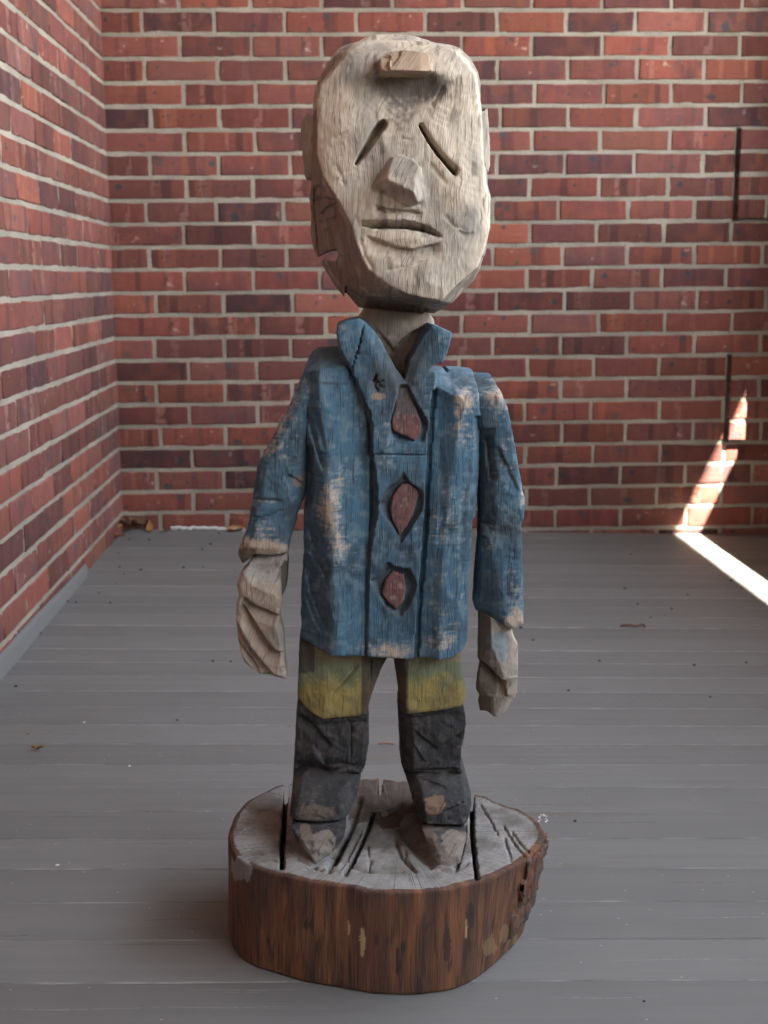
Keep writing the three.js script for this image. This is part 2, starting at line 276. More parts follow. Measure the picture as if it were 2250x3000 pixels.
// ------------------------------------------------------------------ carving tools
// A carved part is a block cut to an outline with a relief on its front; the relief is written in drawing units (u, v)
const camInv = camera.quaternion.clone().invert(), FPX = 3770.98;
const _v = new THREE.Vector3();
function toPix(x, y, z) { _v.set(x, y, z).sub(CAM).applyQuaternion(camInv); return [1125 - FPX * _v.x / _v.z, 1500 + FPX * _v.y / _v.z]; }
const sheet = (x0, y0, s) => (x, y, z) => { const p = toPix(x, y, z); return [(p[0] - x0) * s, (p[1] - y0) * s]; };
const shH = sheet(850, 60, 2.4585), shT = sheet(650, 900, 1.7463), shB = sheet(620, 1850, 1.5952), shL = sheet(680, 1500, 4.0219), shR = sheet(1340, 1700, 4.9167);
function polyD(pts) {                                      // signed distance to a polygon, negative inside
  const n = pts.length;
  return (x, y) => { let d = 1e18, ins = false;
    for (let i = 0, j = n - 1; i < n; j = i++) { const ax = pts[i][0], ay = pts[i][1], bx = pts[j][0], by = pts[j][1], ex = bx - ax, ey = by - ay, wx = x - ax, wy = y - ay; const t = clamp((wx * ex + wy * ey) / (ex * ex + ey * ey)); const qx = wx - ex * t, qy = wy - ey * t, q = qx * qx + qy * qy; if (q < d) d = q; if ((ay > y) !== (by > y) && x < (bx - ax) * (y - ay) / (by - ay) + ax) ins = !ins; }
    d = Math.sqrt(d); return ins ? -d : d; };
}
function lineD(pts) {                                      // [distance, run 0..1, side] of a polyline
  const L = [0]; for (let i = 1; i < pts.length; i++) L.push(L[i - 1] + Math.hypot(pts[i][0] - pts[i - 1][0], pts[i][1] - pts[i - 1][1])); const T = L[L.length - 1];
  return (x, y) => { let d = 1e18, r = 0, s = 1; for (let i = 1; i < pts.length; i++) { const ax = pts[i - 1][0], ay = pts[i - 1][1], ex = pts[i][0] - ax, ey = pts[i][1] - ay, wx = x - ax, wy = y - ay; const t = clamp((wx * ex + wy * ey) / (ex * ex + ey * ey)); const qx = wx - ex * t, qy = wy - ey * t, q = qx * qx + qy * qy; if (q < d) { d = q; r = (L[i - 1] + t * (L[i] - L[i - 1])) / T; s = ex * wy - ey * wx > 0 ? 1 : -1; } } return [Math.sqrt(d), r, s]; };
}
const groove = (pts, w0, w1, dep) => { const f = lineD(pts); return (u, v) => { const [d, r] = f(u, v), w = mix(w0, w1, r); return d < w ? dep * (1 - (d / w) * (d / w)) * Math.min(1, Math.min(r, 1 - r) * 12 + 0.25) : 0; }; };
// a chisel step: deep on one side of the line, rising back over `run` on side `s`
const step = (pts, s, run, dep, sharp = 3) => { const f = lineD(pts); return (u, v) => { const [d, r, q] = f(u, v), e = Math.min(1, Math.min(r, 1 - r) * 8); return (q === s ? Math.max(0, 1 - d / run) : Math.max(0, 1 - d / sharp)) * dep * e; }; };
const plane3 = (a, b, c) => { const [x1, y1, z1] = a, [x2, y2, z2] = b, [x3, y3, z3] = c, nx = (y2 - y1) * (z3 - z1) - (z2 - z1) * (y3 - y1), ny = (z2 - z1) * (x3 - x1) - (x2 - x1) * (z3 - z1), nz = (x2 - x1) * (y3 - y1) - (y2 - y1) * (x3 - x1); return (u, v) => z1 - (nx * (u - x1) + ny * (v - y1)) / nz; };
const piece = pts => y => { if (y <= pts[0][0]) return pts[0][1]; for (let i = 1; i < pts.length; i++) if (y <= pts[i][0]) return mix(pts[i - 1][1], pts[i][1], (y - pts[i - 1][0]) / (pts[i][0] - pts[i - 1][0])); return pts[pts.length - 1][1]; };
const gau = (u, v, a, b, ru, rv) => Math.exp(-(((u - a) / ru) ** 2) - ((v - b) / rv) ** 2);
const smax = (a, b, k) => { const h = Math.max(k - Math.abs(a - b), 0) / k; return Math.max(a, b) + h * h * k * 0.25; };

const facet = (u, v, size, sd) => {                        // gouge cuts: shallow dishes meeting in crisp ridges
  const x = u / size, y = v / size, xi = Math.floor(x), yi = Math.floor(y); let best = 9;
  for (let j = -1; j <= 1; j++) for (let i = -1; i <= 1; i++) { const a = xi + i, b = yi + j, dx = x - a - hash3(a, b, sd), dy = y - b - hash3(a, b, sd + 1), q = dx * dx + dy * dy + 0.35 * hash3(a, b, sd + 2); if (q < best) best = q; }
  return best - 0.4;
};
const hatch = (u, v, size, lam, sd) => {                   // saw and gouge ripples, each cut running its own way
  const x = u / size, y = v / size, xi = Math.floor(x), yi = Math.floor(y); let best = 9, h = 0;
  for (let j = -1; j <= 1; j++) for (let i = -1; i <= 1; i++) { const a = xi + i, b = yi + j, dx = x - a - hash3(a, b, sd), dy = y - b - hash3(a, b, sd + 1), q = dx * dx + dy * dy; if (q < best) { best = q; const t = hash3(a, b, sd + 2) * 3.14159, bend = 0.25 * (dx * dx + dy * dy); h = Math.sin((u * Math.cos(t) + v * Math.sin(t) + bend * size) / lam * 6.2832) * (0.35 + 0.65 * hash3(a, b, sd + 3)) + 1.6 * (dx * (hash3(a, b, sd + 4) - 0.5) + dy * (hash3(a, b, sd + 5) - 0.5)); } }
  return h;
};
// surface nets over columns: col(x, y) -> [outline distance, front, back], ext(x, y, z, d) may cut further
function carve([x0, x1], [y0, y1], [z0, z1], h, col, ext, round = 0.0025) {
  const nx = Math.ceil((x1 - x0) / h) + 1, ny = Math.ceil((y1 - y0) / h) + 1, nz = Math.ceil((z1 - z0) / h) + 1, F = new Float32Array(nx * ny * nz);
  for (let j = 0; j < ny; j++) for (let i = 0; i < nx; i++) {
    const x = x0 + i * h, y = y0 + j * h, c = col(x, y), base = (j * nx + i) * nz;
    for (let k = 0; k < nz; k++) { const z = z0 + k * h; let d = c[0] > 0.012 ? c[0] : smax(smax(c[0], z - c[1], round), c[2] - z, round); if (ext && d < 0.006) d = ext(x, y, z, d); if (i === 0 || j === 0 || k === 0 || i === nx - 1 || j === ny - 1 || k === nz - 1) d = Math.max(d, h * 0.5); F[base + k] = d; }
  }
  const id = new Int32Array(nx * ny * nz).fill(-1), pos = [], idx = [], sx = nz, sy = nx * nz;
  const C = [0, 1, sx, sx + 1, sy, sy + 1, sy + sx, sy + sx + 1], E = [[0, 1], [2, 3], [4, 5], [6, 7], [0, 2], [1, 3], [4, 6], [5, 7], [0, 4], [1, 5], [2, 6], [3, 7]];
  const ck = [0, 1, 0, 1, 0, 1, 0, 1], ci = [0, 0, 1, 1, 0, 0, 1, 1], cj = [0, 0, 0, 0, 1, 1, 1, 1];
  for (let j = 0; j < ny - 1; j++) for (let i = 0; i < nx - 1; i++) for (let k = 0; k < nz - 1; k++) {
    const b = j * sy + i * sx + k; let m = 0; for (let q = 0; q < 8; q++) if (F[b + C[q]] < 0) m |= 1 << q; if (m === 0 || m === 255) continue;
    let px = 0, py = 0, pz = 0, n = 0;
    for (const [p, q] of E) { const a = F[b + C[p]], c = F[b + C[q]]; if ((a < 0) !== (c < 0)) { const t = a / (a - c); px += mix(ci[p], ci[q], t); py += mix(cj[p], cj[q], t); pz += mix(ck[p], ck[q], t); n++; } }
    id[b] = pos.length / 3; pos.push(x0 + (i + px / n) * h, y0 + (j + py / n) * h, z0 + (k + pz / n) * h);
  }
  const quad = (a, b, c, d, f) => { if (a < 0 || b < 0 || c < 0 || d < 0) return; if (f) idx.push(a, b, c, a, c, d); else idx.push(a, c, b, a, d, c); };
  for (let j = 1; j < ny - 1; j++) for (let i = 1; i < nx - 1; i++) for (let k = 1; k < nz - 1; k++) {
    const b = j * sy + i * sx + k, f0 = F[b] < 0;
    if (f0 !== (F[b + sx] < 0)) quad(id[b], id[b - sy], id[b - sy - 1], id[b - 1], !f0);      // edge along x
    if (f0 !== (F[b + sy] < 0)) quad(id[b], id[b - 1], id[b - sx - 1], id[b - sx], !f0);       // along y
    if (f0 !== (F[b + 1] < 0)) quad(id[b], id[b - sx], id[b - sx - sy], id[b - sy], !f0);      // along z
  }
  const g = new THREE.BufferGeometry(); g.setAttribute('position', new THREE.Float32BufferAttribute(pos, 3)); g.setIndex(idx); g.computeVertexNormals();
  return g;
}
function paint(g, fn, lying) {                             // vertex colours (linear) and grain coordinates in metres
  const p = g.attributes.position, n = g.attributes.normal, col = new Float32Array(p.count * 3), uv = new Float32Array(p.count * 2);
  for (let i = 0; i < p.count; i++) { const x = p.getX(i), y = p.getY(i), z = p.getZ(i), c = fn(x, y, z, n.getX(i), n.getY(i), n.getZ(i)); col[i * 3] = clamp(c[0]); col[i * 3 + 1] = clamp(c[1]); col[i * 3 + 2] = clamp(c[2]); if (lying) { uv[i * 2] = x / 0.25; uv[i * 2 + 1] = z / 0.25; } else { uv[i * 2] = (x + z * 0.8) / 0.25; uv[i * 2 + 1] = y / 0.25; } }
  g.setAttribute('color', new THREE.BufferAttribute(col, 3)); g.setAttribute('uv', new THREE.BufferAttribute(uv, 2)); return g;
}
// ------------------------------------------------------------------ wood and paint
const gn1 = tnoise(256, 16), gn2 = tnoise(64, 6), gn3 = tnoise(32, 256), gn4 = tnoise(512, 64);
const checks = []; for (let q = 0; q < 330; q++) checks.push([Math.floor(rnd() * 1024), rnd() * 1024, rr(25, 150), rr(0.3, 1)]);
const chk = new Float32Array(1024 * 1024); for (const [cx, cy, l, s] of checks) for (let t = 0; t < l; t++) { const x = (cx + Math.round(2 * vn(t / 12, cx))) & 1023, y = Math.floor(cy + t) & 1023, k = s * Math.sin(Math.PI * (t + 0.5) / l); chk[y * 1024 + x] = Math.max(chk[y * 1024 + x], k); for (const o of s > 0.6 ? [1, 2, -1] : [1]) chk[y * 1024 + ((x + o) & 1023)] = Math.max(chk[y * 1024 + ((x + o) & 1023)], k * 0.75); }
const grainH = (i, j) => 0.42 * gn1(i / 4, j / 64, 1) + 0.24 * gn2(i / 16, j / 170.7, 2) + 0.06 * gn3(i / 32, j / 4, 3) + 0.28 * gn4(i / 2, j / 16, 4);
const grainMap = colorTex(1024, 1024, (i, j) => { const k = (0.87 + 0.22 * grainH(i, j)) * (1 - 0.6 * chk[j * 1024 + i]); return [k, k * 0.995, k * 0.985]; });
const grainBump = grayTex(1024, 1024, (i, j) => grainH(i, j) * 0.8 + 0.2 - 0.5 * chk[j * 1024 + i]);
const woodMat = new THREE.MeshStandardMaterial({ vertexColors: true, map: grainMap, bumpMap: grainBump, bumpScale: 0.0009, roughness: 0.88 });
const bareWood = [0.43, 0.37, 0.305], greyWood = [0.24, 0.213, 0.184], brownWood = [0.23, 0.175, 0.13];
function weathered(x, y, z) {                              // bare weathered oak
  const wx = 0.010 * (fbm(x * 22, y * 16, z * 22 + 7, 2) - 0.5); x += wx; y += wx * 2;
  const a = fbm(x * 30, y * 14, z * 30, 4), b = fbm(x * 160, y * 45, z * 160 + 4, 3), c = fbm(x * 420, y * 60, z * 420, 2);
  let k = mixc(bareWood, greyWood, sst(0.35, 0.7, a)); k = mixc(k, brownWood, 0.45 * sst(0.55, 0.8, b)); const g = 0.82 + 0.36 * c; return [k[0] * g, k[1] * g, k[2] * g];
}
const blueA = [0.052, 0.116, 0.172], blueB = [0.036, 0.070, 0.098], blueC = [0.105, 0.165, 0.205];
function bluePaint(x, y, z, wear) {                        // worn blue paint over wood: wear -1..1
  const a = fbm(x * 24, y * 20, z * 24 + 9, 4), b = fbm(x * 130, y * 130, z * 130, 3);
  let k = mixc(blueA, blueB, sst(0.42, 0.72, a)); k = mixc(k, blueC, 0.85 * sst(0.45, 0.72, b));
  const speck = fbm(x * 330, y * 210, z * 330 + 2, 2), streak = fbm(x * 90, y * 500, z * 90 + 5, 2), m = wear + (speck - 0.5) * 0.55 + 0.55 * (streak - 0.5) + 0.4 * (fbm(x * 45, y * 30, z * 45, 3) - 0.5) * 2;
  const t = 0.85 * sst(0.12, 0.62, m + (hash3(Math.floor(x * 560), Math.floor(y * 560), Math.floor(z * 560)) - 0.5) * 0.3); k = mixc(k, [0.185, 0.235, 0.265], 0.55 * sst(0.02, 0.30, m)); k = mixc(k, [0.48, 0.365, 0.27], t * 0.92); const ck = crackLine(x * 110 + z * 60, y * 7, 0.035) * sst(0.45, 0.6, fbm(x * 50, y * 50, z * 50 + 8, 2)), cy = crackLine(x * 14, y * 170, 0.05) * sst(0.52, 0.66, fbm(x * 40, y * 40, z * 40 + 18, 2)); return mixc(k, [0.022, 0.034, 0.045], 0.6 * Math.max(ck, cy));
}
const crackLine = (a, b, w) => sst(w, w * 0.3, Math.abs(vn(a, b, 4.4) - 0.5));   // thin meandering drying cracks
const blobs = list => (u, v) => { let s = 0.03; for (const [a, b, ru, rv, k] of list) s += k * gau(u, v, a, b, ru, rv); return s; };
const wob = (x, y, z, f, a) => (fbm(x * f, y * f, z * f, 3) - 0.5) * a;

const statue = thing('wooden_statue', 'carved wooden figure in a blue painted jacket with sad eyes, standing on a log base', 'statue');
const MM = 0.001;

// ---------------------------------------------------------------- head
{
  const ZR = 0.035;
  const outline = polyD([[540, 90], [640, 68], [780, 65], [900, 78], [1000, 98], [1090, 130], [1190, 195], [1290, 300], [1345, 380], [1368, 460], [1365, 570], [1374, 640], [1390, 1040], [1415, 1100], [1420, 1180], [1442, 1260], [1440, 1480], [1418, 1560], [1412, 1640], [1378, 1760], [1340, 1860], [1240, 1970], [1140, 2070], [1080, 2135], [760, 2110], [500, 2105], [455, 2075], [400, 2010], [300, 1890], [212, 1745], [235, 1712], [330, 1735], [345, 1692], [340, 1645], [270, 1660], [190, 1702], [158, 1620], [140, 1500], [150, 1400], [132, 1260], [152, 1160], [162, 800], [165, 600], [180, 500], [200, 430], [275, 330], [360, 200], [450, 150]]);
  const facePoly = polyD([[196, 560], [195, 960], [245, 1130], [345, 1290], [440, 1470], [490, 1640], [560, 1790], [700, 1900], [850, 1972], [1085, 2020], [1200, 1905], [1352, 1772], [1405, 1640], [1440, 1480], [1440, 1260], [1415, 1180], [1370, 600], [1345, 380], [1190, 195], [900, 60], [640, 50], [540, 80], [400, 230], [300, 360], [215, 450]]);
  const nosePoly = polyD([[600, 1215], [625, 1110], [690, 1010], [745, 978], [800, 974], [890, 1005], [945, 1075], [958, 1180], [968, 1275], [925, 1318], [845, 1326], [720, 1300]]);
  const nTop = plane3([770, 976, 3], [690, 1150, 17], [850, 1232, 24]), nLeft = plane3([598, 1215, 3], [745, 976, 3], [690, 1150, 17]), nBot = plane3([690, 1150, 17], [850, 1232, 24], [790, 1330, -2]), nRight = plane3([955, 1075, 4], [885, 1228, 23], [972, 1270, 4]);
  const blockPoly = polyD([[648, 250], [715, 256], [728, 200], [835, 196], [1005, 215], [1022, 360], [960, 372], [725, 366], [700, 372], [648, 344]]);
  const eyeL = lineD([[672, 738], [620, 800], [560, 905], [476, 1030]]), eyeR = lineD([[946, 752], [1000, 850], [1080, 960], [1192, 1082]]);
  const mouth = polyD([[512, 1440], [640, 1436], [850, 1438], [1000, 1478], [1098, 1548], [1090, 1566], [960, 1522], [800, 1498], [640, 1503], [512, 1482]]), mouthTop = lineD([[512, 1440], [640, 1436], [850, 1438], [1000, 1478], [1098, 1548]]);
  const lipLow = step([[540, 1548], [650, 1588], [760, 1628], [880, 1652], [1000, 1622], [1090, 1598]], 1, 120, 9, 6);
  const philtrum = step([[596, 1318], [640, 1345], [740, 1362], [880, 1368], [960, 1392]], 1, 70, 5, 4);
  const philtrum2 = step([[600, 1345], [700, 1388], [830, 1392], [950, 1390]], -1, 34, 4.5, 4);
  const cuts = [step([[150, 1186], [210, 1180], [268, 1202]], 1, 45, 6), step([[158, 1262], [250, 1262], [352, 1293]], 1, 60, 7), step([[208, 1388], [270, 1330], [352, 1294]], 1, 70, 7), step([[205, 1428], [270, 1420], [340, 1408]], 1, 40, 5), step([[230, 1500], [290, 1492]], 1, 30, 4), step([[1330, 1520], [1270, 1540], [1210, 1500]], -1, 40, 2.5), groove([[180, 1180], [165, 1300], [190, 1560], [205, 1680]], 10, 10, 6), groove([[690, 1800], [830, 1775], [960, 1738]], 14, 8, 1.6), groove([[500, 1560], [540, 1700], [600, 1800]], 16, 14, 2.2), groove([[490, 1300], [470, 1400], [500, 1500]], 20, 16, 1.6), step([[500, 600], [560, 540], [600, 480]], 1, 40, 2.5), step([[1000, 610], [1060, 540], [1105, 450]], 1, 45, 4), groove([[310, 850], [390, 820], [480, 790]], 22, 16, 1.8), groove([[330, 1050], [370, 1120], [390, 1190]], 20, 12, 2), groove([[1000, 1020], [1080, 1120], [1130, 1180]], 24, 20, 1.8), groove([[1110, 1400], [1180, 1480], [1260, 1500]], 20, 12, 1.8), groove([[690, 110], [740, 160], [780, 185]], 6, 5, 2), groove([[800, 845], [870, 860]], 10, 8, 1.5), groove([[600, 1660], [760, 1690], [960, 1665]], 24, 20, 1.4)];
  const chinV = piece([[400, 1900], [470, 1945], [560, 1990], [700, 1984], [850, 1972], [1085, 2024], [1200, 2040]]);
  const jawEdge = lineD([[225, 1700], [300, 1800], [400, 1940], [480, 2060]]);
  const crown = piece([[40, -78], [65, -62], [110, -38], [160, -22], [220, -11], [300, -5], [380, -2], [700, 0], [2200, 0]]);
  const relief = (u, v, x, y) => {                        // millimetres in front of the face plane
    const c = (u - 800) / 640; let h = -12 * c * c - 9 * c * c * c * c;
    h += crown(v + 30 * c * c) ;
    const fd = facePoly(u, v); if (fd > 0) { const right = u > 1000; h -= fd * (right ? (v > 1700 ? 0.40 : 0.19) : v > 1690 ? 0.20 : 0.17) + 1.2; }
    // scoop under the forehead block
    const inB = sst(500, 570, u) * sst(1070, 1015, u), sc = gau(u, v, 790, 500, 290, 190) * mix(sst(290, 540, v), sst(362, 374, v + (u < 650 ? (650 - u) * -0.22 : 0)), inB); h -= 22 * sc;
    if (v < 380) h += 4 * gau(u, v, 780, 330, 150, 150);
    // hollows beside the nose, cheeks
    h -= 5 * gau(u, v, 560, 1130, 150, 240) + 4.5 * gau(u, v, 1040, 1230, 120, 260) + 3 * gau(u, v, 740, 760, 130, 120); h += 4 * gau(u, v, 350, 800, 200, 300) + 5 * gau(u, v, 1230, 1250, 190, 300) + 4 * gau(u, v, 830, 1880, 300, 130);
    if (nosePoly(u, v) < 0) h = Math.max(h, Math.min(nTop(u, v), nLeft(u, v), nBot(u, v), nRight(u, v)));
    h -= philtrum(u, v) + philtrum2(u, v) + lipLow(u, v);
    h += 3 * gau(u, v, 820, 1570, 240, 40);
    let m = mouth(u, v); if (m < 4) { const d = mouthTop(u, v)[0]; h -= sst(4, -4, m) * Math.min(24, 2 + d * 0.36); }
    for (const f of cuts) h -= f(u, v);
    let [d, r, s] = eyeL(u, v), w = mix(38, 13, r * r) * (r < 0.02 ? 0.9 : 1); if (d < w) h -= 28 * (s > 0 ? Math.min(1, (w - d) / 8) : clamp((w - d) / 34));
    [d, r, s] = eyeR(u, v); w = mix(20, 32, r); if (d < w) h -= 26 * (s > 0 ? Math.min(1, (w - d) / 8) : clamp((w - d) / 46));
    // underside of the chin
    const under = v - chinV(u) - 10 * vn(u / 60, 3.3); if (under > 0 && u > 400) h -= Math.min(60, under * 0.8 + 2);
    if (v > 1700 && u < 520) { const e = jawEdge(u, v); if (e[2] > 0) h -= Math.min(40, 3 + e[0] * 0.7); }
    h += (vn(u / 90, v / 90, 1.7) - 0.5) * 1.2 + (vn(u / 35, v / 40, 5.7) - 0.5) * 0.6 + 2.6 * facet(u * 0.8 + v * 0.3, v * 0.7, 150, 5) + 0.9 * facet(u, v * 0.7, 56, 15) + 0.32 * hatch(u, v * 0.8, 150, 40, 7);
    return h;
  };
  const S = 0.000151;
  const g = carve([-0.125, 0.105], [0.725, 1.06], [-0.135, 0.066], 0.0016, (x, y) => {
    const [u, v] = shH(x, y, ZR), [us, vs] = shH(x, y, v < 420 ? mix(-0.034, 0, sst(120, 420, v)) : 0.0); const o = (outline(us, vs) + (vn(us / 18, vs / 14, 2) - 0.5) * 6) * S;
    const e = clamp(1 + o / 0.05); return [o, ZR + relief(u, v, x, y) * MM, -0.13 + 0.06 * e * e * e];
  });
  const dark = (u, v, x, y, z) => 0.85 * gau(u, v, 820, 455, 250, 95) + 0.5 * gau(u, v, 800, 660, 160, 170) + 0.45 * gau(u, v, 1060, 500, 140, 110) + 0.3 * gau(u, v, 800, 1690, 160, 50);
  paint(g, (x, y, z, nx, ny, nz) => {
    const [u, v] = shH(x, y, z); let c = weathered(x, y, z);
    c = mixc(c, [0.63, 0.525, 0.40], 0.66 * sst(0.35, 0.65, fbm(x * 22, y * 16, z * 22 + 3, 3)) * (facePoly(u, v) < 0 ? 1 : 0));
    if (facePoly(u, v) > 2 + wob(x, y, z, 90, 14)) c = mixc(c, [0.20, 0.148, 0.112], 0.85 * sst(0.25, 0.55, fbm(x * 120, y * 25, z * 120, 3)));   // browner outside the face outline
    const k = 1.25 * dark(u, v) * (0.4 + 1.2 * fbm(x * 260, y * 200, z * 200, 3)); c = mixc(c, [0.085, 0.07, 0.062], clamp(sst(0.22, 0.75, k) * 0.85));   // brow mould stain with a speckled edge; darker under the lip too
    const ray = fbm(x * 700, y * 22, z * 300, 2); c = c.map(q => q * (0.84 + 0.3 * ray)); const ck = crackLine((x + wob(x, y, z, 40, 0.006)) * 150, y * 8, 0.05) * sst(0.42, 0.62, fbm(x * 60, y * 60, z * 30, 2)); c = mixc(c, [0.09, 0.07, 0.055], 0.65 * ck);
    return c;
  });
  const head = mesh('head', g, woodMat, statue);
  // block left standing on the forehead
  const bt = plane3([800, 196, 7], [800, 366, 25], [1000, 366, 25]);
  const notch = polyD([[640, 240], [724, 240], [718, 300], [716, 380], [640, 380]]);
  const gb = carve([-0.05, 0.04], [0.955, 1.02], [-0.004, 0.068], 0.0013, (x, y) => { const [u, v] = shH(x, y, 0.055); return [(blockPoly(u, v) + (vn(u / 9, v / 12) - 0.5) * 5) * S, 0.035 + (bt(u, v) + (notch(u, v) < 0 ? -6 : 0) - (u > 940 ? (u - 940) * 0.05 : 0) - (u < 800 && u > 726 ? step2(u, v) : 0)) * MM, 0.005]; }, null, 0.0015);
  function step2(u, v) { return u < 835 - (v - 196) * 0.75 ? 3 : 0; }
  paint(gb, (x, y, z, nx, ny) => { const c = weathered(x, y, z), k = fbm(x * 300, y * 60, z * 200, 3); return mixc(c, [0.36, 0.235, 0.135], 0.35 + 0.5 * k); });
  mesh('forehead_block', gb, woodMat, head);
  // ears
  const ear = (pts, zr, z0, z1, xr, lip) => { const P = polyD(pts); const q = carve(xr, [0.855, 0.955], [z0 - 0.004, z1 + 0.004], 0.0016, (x, y) => { const [u, v] = shH(x, y, zr), d = P(u, v) + (vn(u / 20, v / 20) - 0.5) * 5; return [d * S, z1 - lip(u, v) * MM, z0]; }); return paint(q, (x, y, z) => weathered(x, y, z)); };
  mesh('ear', ear([[122, 664], [150, 690], [175, 690], [175, 1128], [150, 1142], [106, 1130], [86, 950], [74, 760], [90, 710]], -0.01, -0.05, -0.008, [-0.128, -0.085], (u, v) => Math.max(0, (150 - u) * 0.1)), woodMat, head);
  mesh('ear', ear([[1360, 660], [1405, 650], [1416, 622], [1424, 660], [1440, 860], [1442, 1040], [1426, 1096], [1405, 1082], [1396, 1040], [1360, 1040]], -0.01, -0.05, -0.006, [0.062, 0.108], (u, v) => Math.max(0, (u - 1400) * 0.1)), woodMat, head);
}
// ---------------------------------------------------------------- neck
const ST = 0.000216;
{
  const P = polyD([[735, 10], [1085, 40], [1110, 90], [1080, 200], [960, 420], [900, 420], [820, 300], [730, 120], [700, 60]]);
  const v1 = step([[790, 110], [850, 180], [890, 240], [912, 200], [985, 140], [1060, 100]], 1, 60, 5, 4);
  const g = carve([-0.065, 0.05], [0.625, 0.76], [-0.1, 0.02], 0.002, (x, y) => { const [u, v] = shT(x, y, 0.0), c = (u - 915) / 180; return [(P(u, v) + (vn(u / 14, v / 14) - 0.5) * 8) * ST, -0.044 + (-9 * c * c + (v > 150 ? Math.min(7, (v - 150) * 0.06) : 0) - v1(u, v) + 2 * vn(u / 30, v / 25)) * MM, -0.09]; });
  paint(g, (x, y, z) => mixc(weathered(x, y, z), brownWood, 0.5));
  mesh('neck', g, woodMat, statue);
}
